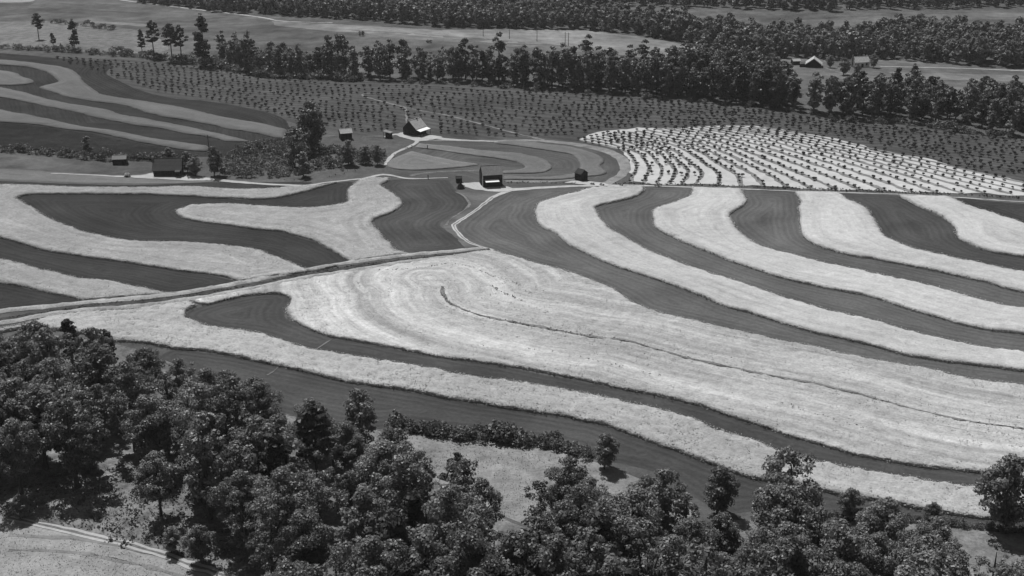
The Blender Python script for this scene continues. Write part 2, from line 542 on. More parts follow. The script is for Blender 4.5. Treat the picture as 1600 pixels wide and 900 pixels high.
# lower middle: broad grain field, dark strip, grain strip, dark strip
d1u = [(290,491),(300,485),(325,477),(362,468),(400,461),(437,460),(453,468),(452,476),(446,485),(450,497),(465,506),(517,525),(550,532),(600,542),(652,552),(700,560),(750,566),(800,575),(850,584),(912,596),(975,609),(1044,624),(1090,634),(1136,649),(1200,671),(1276,695),(1353,715),(1429,727),(1506,738),(1600,746),(1720,756)]
d1l = [(290,491),(292,500),(307,507),(337,515),(400,522),(450,537),(500,550),(550,559),(600,567),(650,575),(700,585),(750,592),(800,600),(837,605),(900,616),(953,625),(1060,651),(1136,681),(1200,701),(1230,713),(1300,727),(1371,740),(1475,758),(1533,763),(1600,769),(1720,778)]
w1l = [(182,535),(225,537),(275,545),(325,551),(375,559),(437,572),(512,589),(575,602),(650,612),(705,625),(800,640),(907,657),(953,668),(1014,689),(1060,706),(1118,729),(1167,744),(1240,757),(1298,770),(1360,781),(1414,792),(1469,803),(1536,811),(1600,816),(1720,826)]
road_lo = [(-60,520),(15,507),(80,492),(142,484),(212,479),(275,471),(350,460),(400,451),(475,436),(525,428),(575,420),(625,413),(675,406),(735,396),(768,392)]
field([d1u, rev(d1l)], M['cropM'], 1)
cw = [(770,392)] + c1[1:]
# the broad field: road side, then c1, then back along the dark strip
rl_part = [(300,472),(350,462),(400,453),(475,438),(525,430),(575,422),(625,415),(675,408),(735,398),(768,393)]
L1 = [(670,437),(690,452),(693,465),(702,477),(722,487),(750,497),(800,508),(850,516),(875,522),(930,531),(975,537),(1025,550),(1075,564),(1125,575),(1200,591),(1275,605),(1350,623),(1429,645),(1505,662),(1590,674),(1720,694)]
gl1 = world_line(L1)
field([rl_part, c1[1:], rev(d1u[2:])], M['grainW'], 1, GH * .9, 2.6, 2, 'grain_field', guide=gl1)
# near strip joins the triangle of grain south of the road
tri = [(-60,526),(15,513),(80,498),(142,490),(212,485),(275,476),(300,473)]
field([tri, [(310,479),(289,487),(287,500)], d1l[2:], rev(w1l), [(120,520),(60,513),(15,518),(-60,535)]], M['grainB'], 1, GH, 2.4, 2, 'grain_field', guide=world_line(w1l), lump=.2)
# dark strip under it, and the pale meadow
field([w1l[2:], [(1720,850),(1536,826),(1414,813),(1298,803),(1200,796),(1130,800),(1060,762),(1026,740),(977,727),(922,714),(876,700),(800,690),(736,682),(675,676),(632,668),(560,668),(420,640),(300,590),(240,560)]], M['cropM'], 1)
field([[(600,672),(640,680),(700,685),(780,692),(860,704),(930,722),(985,742),(1050,770),(1090,800),(1000,850),(850,830),(700,770),(600,720)]], M['meadow'], 1, name='meadow', g=5)
field([[(1150,812),(1298,812),(1414,818),(1560,832),(1720,846),(1720,900),(1500,880),(1300,860),(1150,850)]], M['rough'], 1, name='pasture', g=5)
# woodland floor and the near hay field
field([[(-140,540),(60,525),(160,535),(240,555),(420,640),(560,668),(600,680),(700,765),(850,835),(1000,852),(1150,855),(1300,862),(1500,882),(1760,900),(1850,1250),(-300,1250),(-200,830)]], M['floor'], 1, name='ground', g=5)
field([[(-200,790),(14,812),(76,824),(140,842),(254,872),(330,893),(400,930),(440,1000),(420,1250),(-300,1250)]], M['hay'], 2, name='stubble_field', g=4, sub=1)
# left side, above the road
road_up = [(-60,498),(15,487),(80,478),(142,472),(212,466),(277,461),(350,447),(400,437),(475,421),(525,413),(575,405),(640,397),(700,393)]
a2t = [(-60,360),(15,375),(62,390),(125,400),(175,407),(225,415),(287,425),(337,431),(372,439)]
a2b = [(277,460),(250,459),(225,452),(175,442),(125,436),(62,422),(15,409),(-60,392)]
field([a2t, [(372,439),(345,446),(310,453),(277,460)], a2b], M['cropL'], 1)
a1t = [(-60,432),(15,445),(62,455),(95,462),(130,471)]
field([a1t, [(130,471),(80,476),(15,485),(-60,496)]], M['cropL'], 1)
field([[p for p in rev(a2b)], [(277,460),(212,464),(142,470)], rev(a1t)], M['grainL'], 1, GH * .8, 2.6, 1, 'grain_field')
a3o_top = [(22,311),(37,306),(75,304),(175,304),(275,306),(350,310),(400,312),(437,309),(475,300),(507,291),(525,286),(550,284)]
a3o_r = [(550,284),(553,289),(545,297),(546,309),(543,317),(525,322),(475,326),(400,322),(350,320),(300,322),(277,330)]
a3i_b = [(277,330),(281,338),(300,345),(350,352),(400,359),(437,362),(462,369),(487,376),(505,384),(525,394),(537,402),(550,410)]
a3_b = [(550,411),(530,415),(503,422),(490,424),(472,419),(450,409),(425,400),(400,392),(350,385),(275,380),(212,379),(175,374),(135,365),(105,354),(75,342),(37,317),(22,311)]
field([a3o_top, a3o_r, a3i_b, a3_b], M['cropL'], 1)
field([[(-60,290),(15,290),(100,293),(225,294),(300,293),(380,297),(450,294),(500,291),(518,287)], rev(a3o_top)[1:], rev(a3_b)[1:-1], [(485,424),(430,432),(376,440)], rev(a2t)], M['grainL'], 1, GH * .8, 2.6, 1, 'grain_field')
a4l = [(607,283),(595,291),(607,300),(625,314),(628,322),(618,331),(590,341),(582,348),(587,358),(600,372),(612,386),(622,394)]
field([[(560,283),(585,279),(607,279)], a4l, [(640,397),(600,402),(555,409)], rev(a3i_b), rev(a3o_r)[1:-1]], M['grainL'], 1, GH * .8, 2.6, 1, 'grain_field')
field([a4l, [(622,394),(680,393),(735,388)], [(735,386),(715,373),(700,362),(688,351),(700,341),(722,331),(734,320),(730,311),(712,299)], [(700,281),(650,280),(615,281),(607,283)]], M['cropM'], 1)
field([[(-60,282),(15,283),(100,287),(225,289),(300,286),(350,284),(420,285),(490,285),(450,292),(380,295),(300,291),(225,292),(100,291),(-60,289)]], M['cropL'], 1)
field([[(-60,262),(15,264),(80,268),(187,274),(237,272),(325,279),(400,284)], [(420,284),(350,283),(300,285),(225,287),(100,285),(15,281),(-60,280)]], M['grainK'], 1)
# upper left strips
field([[(-60,80),(15,84),(80,90),(175,98),(170,118),(250,150),(325,158),(400,172),(445,188),(450,232),(420,245),(345,245),(240,245),(120,235),(-60,222)]], M['cropU'], 1)
t1o = [(-60,90),(17,95),(62,100),(100,106),(120,114),(127,122),(134,131),(145,141),(167,150),(225,159),(300,172),(350,184),(400,192),(448,203)]
t1i = [(446,219),(400,209),(350,200),(300,190),(237,179),(207,168),(175,162),(140,158),(107,152),(75,142),(64,136),(92,129),(85,121),(70,112),(45,106),(17,103),(-60,98)]
field([t1o, t1i], M['grainU'], 2, .5, 4, 0, 'grain_field', lump=.05, rag=.1)
field([[(-60,105),(17,113),(35,120),(53,129),(17,134),(-60,130)]], M['grainU'], 2, .5, 4, 0, 'grain_field', lump=.05, rag=.1)
field([[(-60,124),(15,140),(45,147),(75,156),(107,162),(165,172),(187,179),(225,186),(275,195),(325,206),(370,216),(393,222)], [(355,222),(325,214),(287,209),(250,201),(212,196),(155,185),(110,174),(75,167),(15,155),(-60,142)]], M['grainU'], 2, .5, 4, 0, 'grain_field', lump=.05, rag=.1)
field([[(-60,160),(15,175),(62,184),(120,197),(150,201),(200,209),(237,217),(287,224),(325,229)], [(323,238),(287,235),(250,228),(200,219),(150,208),(100,202),(62,196),(15,192),(-60,188)]], M['grainU'], 2, .5, 4, 0, 'grain_field', lump=.05, rag=.1)
field([[(-60,192),(15,195),(62,199),(100,205),(150,212),(200,223),(250,232),(290,240),(240,250),(120,240),(-60,228)]], M['corn'], 2, .6, 4, 1, 'corn_field', lump=.2)
field([[(-60,238),(15,242),(120,248),(190,254),(240,258),(240,268),(187,272),(80,267),(15,263),(-60,261)]], M['farmid'], 1, name='field')
# ring shaped strips round the barns
K1 = [(655,221),(700,220),(775,221),(840,221),(900,226),(950,236),(971,248),(978,262),(971,275),(948,288),(905,289),(785,292),(745,290),(700,279),(640,276),(602,268),(608,250),(635,232)]
field([K1], M['cropK'], 1)
field([[(772,222),(805,221),(850,225),(900,232),(937,244),(944,254),(939,260),(946,270),(937,274),(917,276),(875,281),(785,281)], [(785,276),(850,277),(895,272),(903,266),(906,258),(903,249),(887,241),(850,235),(812,229),(772,224)]], M['grainK'], 2, .35, 3, 1, 'grain_field', lump=.06, rag=.15)
field([[(655,225),(700,229),(750,235),(812,241),(850,249),(863,260),(857,267),(837,271),(785,271)], [(785,267),(812,265),(820,260),(800,252),(750,245),(700,237),(650,231)]], M['grainK'], 2, .35, 3, 1, 'grain_field', lump=.06, rag=.15)
field([[(645,237),(675,244),(712,252),(747,258),(687,265),(637,266),(605,261),(615,247)]], M['grainK'], 2, .3, 3, 1, 'grain_field', lump=.06, rag=.15)
ribbons('grass_verge', [([(640,275),(662,271),(700,268),(750,267)], 2.2), ([(790,283),(850,284),(900,280)], 3)], M['rough'], level=3)
ribbons('headland', [([(655,220),(700,220),(775,220),(840,220),(900,226),(948,236),(970,248),(977,262),(969,275),(945,289)], [1.5, 2, 2.5, 4, 4.5, 4, 4]),], M['meadow'], level=3)
# orchard floor, sand
oT = [(60,84),(150,91),(300,100),(430,122),(560,127),(700,130),(800,137),(960,149),(1080,157),(1200,169),(1300,184),(1400,191),(1500,205),(1600,218),(1720,234)]
oB = [(1720,312),(1587,306),(1400,300),(1200,293),(1100,288),(990,287),(985,270),(980,252),(955,236),(900,224),(840,219),(775,219),(700,219),(655,219),(560,213),(450,190),(400,172),(325,158),(250,150),(185,126),(170,100)]
field([oT, oB], M['orchrow'], 1, 0, 6, 0, name='orchard_floor', guide=world_line(oT))
field([[(905,219),(940,207),(1000,201),(1050,200),(1100,197),(1200,198),(1262,210),(1325,221),(1375,237),(1450,249),(1487,260),(1550,273),(1587,281),(1720,306)], [(1720,310),(1587,304),(1400,299),(1200,292),(1100,288),(995,286),(990,270),(986,252),(965,236),(935,227)]], M['sand'], 2, 0, 4, 0, name='sandy_ground', jit=.8)
# far fields
field([[(-100,-6),(60,0),(200,2),(400,24),(560,34),(700,46),(870,47),(980,54),(1100,76),(1180,92),(1100,140),(800,125),(560,118),(330,96),(200,84),(60,78),(-100,70)]], M['farmid'], 1, 0, 10, 0, name='pasture')
field([[(-100,30),(17,34),(70,33),(130,38),(225,50),(262,78),(180,84),(70,76),(-100,68)]], M['rough'], 2, 0, 10, 0, name='pasture')
field([[(690,47),(790,46),(900,47),(980,55),(1040,64),(1100,77),(1130,85),(1060,96),(930,80),(830,68),(740,58)]], M['farpale'], 2, 0, 10, 0, name='pasture')
field([[(425,33),(560,40),(720,50),(850,66),(820,73),(700,60),(600,52),(520,49),(430,40)]], M['farpale'], 3, 0, 10, 0, name='pasture')
field([[(140,33),(220,37),(225,41),(140,36)]], M['farpale'], 4, 0, 10, 0, name='pasture')
field([[(860,18),(1000,13),(1180,17),(1320,21),(1450,18),(1600,14),(1750,14),(1750,50),(1590,46),(1400,30),(1340,52),(1220,50),(1050,28)]], M['farmid'], 1, 0, 12, 0, name='pasture')
field([[(1190,90),(1240,93),(1370,93),(1450,98),(1590,108),(1750,118),(1750,200),(1590,190),(1450,175),(1330,160),(1200,130)]], M['farmid2'], 1, 0, 9, 0, name='pasture')
field([[(1450,100),(1590,107),(1750,116),(1750,113),(1590,104),(1500,100)]], M['farmid'], 2, 0, 9, 0, name='pasture')
field([[(-150,-14),(20,-10),(55,0),(17,4),(-150,4)]], M['hay'], 2, 0, 12, 0, name='stubble_field')

field([[(60,2),(200,5),(330,18),(420,30),(300,24),(150,16),(40,12)]], M['farmid2'], 3, 0, 10, 0, name='pasture')
field([[(540,46),(700,56),(840,68),(960,80),(900,82),(760,70),(600,58)]], M['farmid2'], 3, 0, 10, 0, name='pasture')
field([[(1230,32),(1330,28),(1400,24),(1590,20),(1750,22),(1750,32),(1590,30),(1400,34),(1300,42),(1230,42)]], M['farmid2'], 3, 0, 10, 0, name='pasture')
field([[(1380,112),(1590,118),(1750,124),(1750,134),(1590,128),(1440,124)]], M['farpale'], 3, 0, 10, 0, name='pasture')
# tracks and yards
ribbons('dirt_road', [
    ([(80,271),(150,274),(187,276),(240,275),(295,277),(325,280),(400,287),(475,290),(507,286),(550,281),(570,279),(600,273),(635,279),(667,279),(700,278)], [.9, 1, 2, 3, 2.6, 2.2, 1.6, 1.2, 1.8, 1.6, .8]),
    ([(745,292),(785,297),(840,294),(900,291),(960,290),(1005,290.5),(1155,295.5),(1242,299),(1310,301),(1405,304),(1482,308),(1587,315),(1720,322)], [2.5, 3.5, 2.2, 1.6, 1.4, 1.0, .9, .8, .8, .8, .8, .8]),
    ([(795,298),(770,309),(755,320),(738,333),(716,347),(709,353),(715,363),(730,377),(755,387),(770,391)], [2.4, 1.7, 1.3, 1.6, 1.5, 1.3, 1.2]),
    ([(652,219),(650,224),(640,229),(620,238),(608,248),(602,258)], 1.5),
    ([(600,214),(625,210),(652,218),(672,215),(700,218),(760,221),(800,222)], [1, 2.5, 4, 4, 2, 1, .8]),
    ([(14,810),(76,822),(140,838),(200,851),(254,867),(293,882),(367,905),(430,935)], [1.2,1.5,1.8,1.6,2.0,1.4,1.4]),
    ([(187,0),(275,11),(400,26),(440,33),(520,36)], [2, 2, 2, 1]),
    ([(1375,104),(1460,106),(1530,108),(1720,116)], 1.8),
], M['dirt'], level=4, jit=.3)
ribbons('worn_track', [
    ([(634,206),(635,190),(634,168)], .8),
    ([(700,146),(620,145),(575,146),(566,149),(580,154),(634,168),(700,181),(760,196),(800,207),(850,219)], [.3, .5, 1, 1.3, 1.0, 1.0, 1.0, 1.2]),
    ([(440,214),(520,213),(600,213)], .8),
    ([(862,70),(950,76),(1005,81),(1060,88)], 1.3),
    ([(1290,106),(1310,113),(1340,117),(1400,121)], 1.2),
    ([(14,836),(90,840),(160,848),(230,862),(290,882),(340,905)], .9),
    ([(14,860),(90,862),(160,870),(230,886),(290,905)], .7),
], M['faint'], level=3, jit=.6)
ribbons('footpath', [([(437,571),(428,580),(418,587)], .28), ([(520,530),(500,542),(490,551)], .32), ([(712,300),(722,305),(731,314),(733,321),(722,331),(706,341),(697,352)], .7)], M['rough'], level=4, jit=.3)
ribbons('track_middle', [([(14,810),(76,822),(140,838),(200,851),(254,867),(293,882),(367,905),(430,935)], .45),
    ([(770,309),(755,320),(738,333),(716,347),(709,353),(715,363),(730,377),(755,387)], .35)], M['rough'], level=5, jit=.2)
def yard(c, name='farmyard'):
    return field([c], M['dirt'], 6, 0, 2.5, 0, name, jit=.5)
yard([(205,277),(225,273),(245,271),(292,274),(325,280),(300,283),(240,280)])
yard([(722,286),(745,285),(785,292),(800,297),(780,301),(745,297),(727,292)])
yard([(620,212),(632,207),(672,212),(690,216),(660,221),(640,218)])
yard([(882,286),(900,284),(925,285),(955,290),(925,291)])
field([[(735,393),(712,372),(692,352),(708,340),(728,329),(738,318),(733,308),(716,299),(728,294),(790,299),(763,315),(738,335),(714,352),(722,368),(745,384)]], M['farmid'], 2, 0, 3, 0, name='field')
# the grassed ridge road with its ditch
ribbons('grass_verge', [([(-60,496),(15,485),(80,479),(142,473),(212,467),(275,460),(350,447),(400,438),(475,423),(525,414),(575,407),(640,399),(700,394),(755,389)], [3.5, 3.5, 3, 2.8, 2.6, 2.4, 2])], M['verge'], level=3, height=.5)
ribbons('grass_verge', [([(-60,515),(15,503),(80,491),(142,484),(212,479),(275,471),(350,459),(400,450),(475,434),(525,427),(575,419),(640,409),(700,402),(762,393)], [2.8, 2.6, 2.4, 2.2, 2])], M['verge'], level=3, height=.45)
ribbons('ditch', [([(-60,508),(15,500),(80,486),(142,479),(212,474),(275,466),(350,455),(400,446),(475,430),(525,422),(575,414),(625,408),(690,400),(735,394),(765,390)], [3.6, 3.6, 3.2, 2.8, 2.2, 1.4])], M['ditch'], level=8, height=.1)
L2 = [(807,548),(850,552),(900,562),(940,570),(1000,584),(1060,598)]
ribbons('terrace', [(L1[1:], [.6,.8,1.0,.9,.7,.5,.6,.4,.4,.3])], M['terr'], level=30, height=.03, jit=.5)

# orchard: contour rows
g_rows = [
    [(905,219),(945,228),(978,237),(990,250),(994,264),(985,285)],
    [(950,209),(1010,220),(1055,236),(1080,256),(1096,271),(1087,288)],
    [(1030,201),(1090,215),(1145,234),(1195,256),(1240,276),(1278,294)],
    [(1110,198),(1190,213),(1265,233),(1340,254),(1415,277),(1490,302)],
    [(1190,198),(1262,211),(1345,229),(1440,249),(1560,277),(1690,304)],
]
g_rows = [np.array(catmull(g, 8)) for g in g_rows]
def row_px(s):
    k = min(int(s * 4), 3); f = s * 4 - k
    return g_rows[k] * (1 - f) + g_rows[k + 1] * f
rows_s = list(np.linspace(0.0, .25, 6)) + list(np.linspace(.25, 1.0, 17))[1:]
ribbons('grass', [([tuple(p) for p in row_px(s)], 1.8 if s > .3 else 1.5) for s in rows_s], M['rowgrass'], kind='stuff', level=4, smooth=False, jit=.6)
dots = []
for s in rows_s:
    L = resample(np.stack(gp(*row_px(s).T), 1), 4.1 if s > .3 else 3.3)
    for p in L:
        if random.random() < .93:
            dots.append((p[0] + random.uniform(-.4, .4), p[1] + random.uniform(-.4, .4), random.uniform(.7, 1.05)))
for s in (.04, .1, .15, .2, .33, .5):                # larger bushes left between the rows
    L = resample(np.stack(gp(*(row_px(s + .025)).T), 1), 11)
    dots += [(p[0], p[1], 1.25) for p in L[1:-1]]
topx = np.array([(80,88),(150,94),(300,104),(430,127),(560,133),(700,136),(800,143),(960,154),(1080,162),(1200,174),(1300,189),(1400,197),(1500,211),(1620,226)], float)
botx = np.array([(80,89),(175,120),(250,148),(330,157),(400,171),(450,186),(560,207),(625,204),(645,188),(668,212),(780,217),(850,215),(905,213),(945,203),(1000,198),(1200,194),(1300,213),(1400,238),(1500,260),(1620,280)], float)
grid = {}
for r in range(12):
    s = (r + .4) / 12
    x = 90.0
    while x < 1610:
        t, b = np.interp(x, topx[:, 0], topx[:, 1]), np.interp(x, botx[:, 0], botx[:, 1])
        y = t + (b - t) * s + 1.2 * math.sin(x / 37 + r) + 1.5 * math.sin(x / 90 + 2 * s)
        X, Y = map(float, gp(x, y))
        X += random.uniform(-.45, .45); Y += random.uniform(-.7, .7)
        c = (round(X / 2.9), round(Y / 5.2))
        if c not in grid and random.random() < .95 and not (560 < x < 860 and abs(y - np.interp(x, [566,634,760,850], [150,168,196,219])) < 1.2) and not (624 < x < 680 and 184 < y < 216):
            grid[c] = 1
            dots.append((X, Y, random.uniform(.7, 1.0)))
        x += random.uniform(9.8, 11.2)

# ------------------------------------------------------------------ foliage
def leaf_quads(C, N, size, rng):
    """Quads at centres C facing N."""
    n = len(C)
    N = N / (np.linalg.norm(N, axis=1)[:, None] + 1e-9)
    a = np.cross(N, rng.normal(size=(n, 3))); a /= np.linalg.norm(a, axis=1)[:, None] + 1e-9
    b = np.cross(N, a)
    s = (size * rng.uniform(.6, 1.3, n))[:, None]
    asp = rng.uniform(.55, 1, n)[:, None]
    V = np.stack([C - a * s - b * s * asp * .4, C + a * s * .35 - b * s * asp, C + a * s + b * s * asp * .4, C - a * s * .35 + b * s * asp], 1).reshape(-1, 3)
    return V, np.arange(4 * n).reshape(-1, 4)

def puff_cloud(puffs, per, size, rng, flat=.75, spread=.5):
    """Leaves scattered over the shells of many small clumps."""
    CC, NN = [], []
    for (c, r) in puffs:
        k = max(4, int(per * r * r))
        d = rng.normal(size=(k, 3)); d /= np.linalg.norm(d, axis=1)[:, None]
        d[:, 2] = np.where((d[:, 2] < -.2) & (rng.random(k) < .6), -d[:, 2], d[:, 2])
        rr = r * (rng.uniform(.45, 1.12, k)[:, None] ** .7)
        CC.append(np.array(c) + d * rr * np.array([1, 1, flat]))
        NN.append(d + rng.normal(size=(k, 3)) * spread + np.array([0, 0, .35]))
    return leaf_quads(np.vstack(CC), np.vstack(NN), size, rng)

def make_broadleaf(h, rad, base, npuff, per, size, seed, lean=0.0, pr=(.2, .34), open_=0.0, mat='leaf', pw=2.2):
    """(crown mesh, trunk mesh) of an uneven broadleaf tree of height h."""
    rng = np.random.default_rng(seed); rnd = random.Random(seed)
    cz = (h + base) / 2; hz = (h - base) / 2
    lobes = [(rnd.uniform(0, 6.28), rnd.uniform(.75, 1.18)) for _ in range(5)]
    puffs = []
    for i in range(npuff):
        th = rnd.uniform(0, 6.28); u = rnd.uniform(-.95, 1)
        prof = (1 - abs(u) ** pw) ** .55 * (1.0 if u > -.1 else .92)
        lob = sum(w * max(0, math.cos(th - a)) ** 2 for a, w in lobes) / 1.6
        rr = rad * prof * (.62 + .38 * min(lob, 1.15)) * (rnd.uniform(.55, 1) if i % 4 else rnd.uniform(.1, .5))
        r = rad * rnd.uniform(*pr) * (1.15 if u < .6 else .85)
        puffs.append(((lean * (u + 1) * .5 + rr * math.cos(th), rr * math.sin(th), cz + u * (hz - r * .6)), r))
    puffs.append(((lean, 0, h - rad * .22), rad * .27))
    if open_:
        puffs = [p for p in puffs if rnd.random() > open_]
    V, Q = puff_cloud(puffs, per, size, rng)
    crown = mesh_np('crown', V, [Q], M[mat])
    m = MB()
    tr = h * .017 + .06
    m.tube([(0, 0, -.4), (0, 0, base * .6), (lean * .3, 0, cz), (lean * .8, 0, h * .86)], [tr * 1.3, tr, tr * .7, tr * .2])
    for c, r in sorted(puffs, key=lambda p: -p[1])[:9 if size < .6 else 5]:
        z0 = max(base * .7, c[2] - math.hypot(c[0], c[1]) * .8 - 1)
        m.tube([(0, 0, z0), (c[0] * .5, c[1] * .5, (z0 + c[2]) / 2 + .3), c], [tr * .5, tr * .33, tr * .12], 5)
    return crown, m.mesh('trunk', M['bark'])

def make_pine(h, rad, seed, size=.45, bare=.4, per=1.0, top=.5):
    rng = np.random.default_rng(seed); rnd = random.Random(seed)
    m = MB(); tr = h * .013 + .05
    m.tube([(0, 0, -.3), (.1, 0, h * .5), (0, 0, h)], [tr * 1.2, tr * .8, tr * .15])
    puffs = []; z = h * bare
    while z < h * .98:
        f = (z / h - bare) / (1 - bare)
        R_ = rad * (math.sin(math.pi * (.2 + f * .75)) ** .8) * (1 - top * f)
        for k in range(rnd.randint(2, 4)):
            th = rnd.uniform(0, 6.28); L = R_ * rnd.uniform(.5, 1.05)
            e = (L * math.cos(th), L * math.sin(th), z + L * rnd.uniform(0, .3))
            m.tube([(0, 0, z - .2), e], [tr * .3, tr * .08], 4)
            puffs.append((e, rad * rnd.uniform(.2, .32)))
            if rnd.random() < .7:
                puffs.append(((e[0] * .55, e[1] * .55, z + .2), rad * rnd.uniform(.18, .26)))
        z += h * rnd.uniform(.035, .06)
    puffs.append(((0, 0, h), rad * .2))
    V, Q = puff_cloud(puffs, 34 * per, size, rng, flat=.45)
    return mesh_np('crown', V, [Q], M['leafd']), m.mesh('trunk', M['bark'])

def make_bush(w, h, npuff, per, size, seed, mat='leafb'):
    rng = np.random.default_rng(seed); rnd = random.Random(seed)
    puffs = []
    for i in range(npuff):
        th = rnd.uniform(0, 6.28); rr = w * .5 * rnd.random() ** .6; r = w * rnd.uniform(.16, .27)
        z = max(r * .5, (h - r * .5) * (1 - (rr / (w * .5)) ** 2 * .75) * rnd.uniform(.45, 1))
        puffs.append(((rr * math.cos(th), rr * math.sin(th), z), r))
    V, Q = puff_cloud(puffs, per, size, rng, spread=.8)
    return mesh_np('bush', V, [Q], M[mat])

NEAR = [make_broadleaf(16 + (i % 4), (3.9, 4.8, 5.7)[i % 3], 2.2 + (i % 3) * .9, (60, 84, 96)[(i * 2) % 3], (70, 90, 110)[(i // 2) % 3], (.24, .20, .18)[(i // 2) % 3], 100 + i, lean=(0, 1.8, .3)[i // 3],
                       pr=((.18, .34), (.10, .22), (.13, .27))[(i * 2 + i // 3) % 3], open_=(.03, .12, .3)[i // 3]) for i in range(9)]
NW = [('narrow', 'rounded', 'wide')[i % 3] + (' upright', ' leaning', ' open crowned')[i // 3] for i in range(9)]
TALLT = make_broadleaf(21, 6.6, 6.5, 64, 92, .21, 777, lean=.8, pr=(.13, .22), open_=.12)
DENSE = make_broadleaf(12, 4.5, .9, 78, 105, .2, 558, pr=(.13, .27), pw=1.35)
MID = [make_broadleaf(15 + (i % 4) * 1.3, 3.7 + .5 * (i % 3), .5 + (i % 2) * .9, 34, 34, .38, 300 + i, pr=(.2, .38), mat='leafm') for i in range(8)]
FAR = [make_broadleaf(15, 4.6, .2, 15, 11, .75, 500 + i, pr=(.26, .45), mat='leafm') for i in range(5)]
PINES = [make_pine(19, 4.2, 900 + i, bare=(.35, .45, .2)[i % 3], top=(.5, .25, .6)[i % 3]) for i in range(6)]
BUSH = [make_bush(3.4 + .5 * i, 2.3 + .3 * i, 12, 26, .26, 1200 + i) for i in range(5)]

def tree(pair, x, y, s, name, label, cat='tree', group=None, rz=None, sz=1.0):
    p = dict(label=label, category=cat)
    if group:
        p['group'] = group
    e = empty(name, (x, y, float(hgt(x, y)) - .05), random.uniform(0, 6.28) if rz is None else rz, s, **p)
    e.scale = (s, s, s * sz)
    link('crown', pair[0], e); link('trunk', pair[1], e)
    return e

def solve_base(u, vtop, h):
    """Ground point whose tree of height h reaches up to photo row vtop."""
    lo, hi = vtop, vtop + 420
    for _ in range(30):
        mid = (lo + hi) / 2
        X, Y = map(float, gp(u, mid))
        _, vt = topix(X, Y, float(hgt(X, Y)) + h)
        if vt < vtop: lo = mid
        else: hi = mid
    return X, Y

def at(u, v):
    x, y = map(float, gp(u, v))
    return x, y

# --- the foreground wood: upper outline of its crowns (photo row of the tree tops)
WT = np.array([(-80,520),(15,508),(60,500),(110,503),(150,515),(190,528),(215,543),(240,548),(300,560),(350,572),(400,585),(440,605),(490,625),(515,640),(535,632),(560,606),(595,618),(620,636),(634,675),(660,700),(720,706),(760,742),(800,770),(835,742),(875,716),(915,740),(935,775),(955,748),(1000,738),(1050,730),(1085,742),(1110,790),(1150,800),(1175,775),(1200,735),(1270,750),(1285,812),(1325,815),(1355,792),(1390,772),(1430,790),(1460,805),(1475,824),(1510,834),(1560,834),(1600,835),(1680,830)], float)
near_list = []
def too_close(x, y, r, L):
    return any((a - x) ** 2 + (b - y) ** 2 < r * r for a, b in L)
placed = []
# named trees first
spec = [
    (TALLT, 1228, 704, 21, 1.0, 'tall_broadleaf_tree', 'tallest foreground tree with a ragged open crown over the pale strip at lower right', 2.2),
    (DENSE, 1120, 729, 12, .85, 'dense_broadleaf_tree', 'compact dark tree casting a round shadow on the dark strip near its lower end', .3),
    (DENSE, 1572, 712, 15, 1.3, 'dense_broadleaf_tree', 'big dark rounded tree at the right edge beside the end of the hedge', 1.9),
    (NEAR[4], 875, 716, 17, .9, 'broadleaf_tree', 'tree with a visible upright trunk in front of the pale meadow', .4),
    (NEAR[0], 565, 606, 16, .95, 'broadleaf_tree', 'bushy tree whose top stands up over the dark strip beside the meadow hedgerow', 1.0),
    (PINES[0], 116, 500, 19, .65, 'pine_tree', 'slim pine with a small dark top at the upper left edge of the wood', .3),
    (PINES[3], 172, 516, 19, .6, 'pine_tree', 'short dark pine against the grain at the upper edge of the wood', .3),
    (NEAR[1], 68, 500, 17, .95, 'broadleaf_tree', 'spreading tree rising highest at the far left of the wood below the ridge road', .9),
    (DENSE, 1328, 763, 7, .55, 'small_tree', 'small pointed tree standing against the hedge to the right of the tallest tree', 1.9),
    (DENSE, 1455, 785, 6, .42, 'small_tree', 'little round tree at the left end of the dark hedge by the pale field', 1.0),
    (NEAR[7], 845, 752, 15, .8, 'broadleaf_tree', 'half hidden tree left of the upright trunked tree beside the meadow', 2.0),
]
for pr, u, vt, h, s, nm, lb, rz in spec:
    hh = {id(TALLT): 21, id(DENSE): 12}.get(id(pr), h / s if pr in PINES else 0)
    real = (21 if pr is TALLT else 12 if pr is DENSE else 19 if pr in PINES else [16, 17, 18, 19][NEAR.index(pr) % 4]) * s
    x, y = solve_base(u, vt, real)
    tree(pr, x, y, s, nm, lb, rz=rz); placed.append((x, y))
# the lone trees whose foot one can see
x, y = at(944, 733); tree(DENSE, x, y, .66, 'small_tree', 'small dark tree standing alone at the end of the hedgerow above the pale meadow', rz=.5); placed.append((x, y))
x, y = at(252, 806); tree(NEAR[2], x, y, .72, 'broadleaf_tree', 'rounded tree standing free on the brushy slope above the lower left track', rz=.9); placed.append((x, y))
x, y = at(268, 864); tree(DENSE, x, y, .42, 'small_tree', 'small tree leaning over the dirt track at lower left', rz=.9); placed.append((x, y))
x, y = at(316, 880); tree(DENSE, x, y, .62, 'dense_broadleaf_tree', 'dark tree on several thin stems at the edge of the lower left track', rz=2.4); placed.append((x, y))
x, y = at(32, 812); tree(DENSE, x, y, .4, 'small_tree', 'low dark tree beside the track at the left margin', rz=1.4); placed.append((x, y))

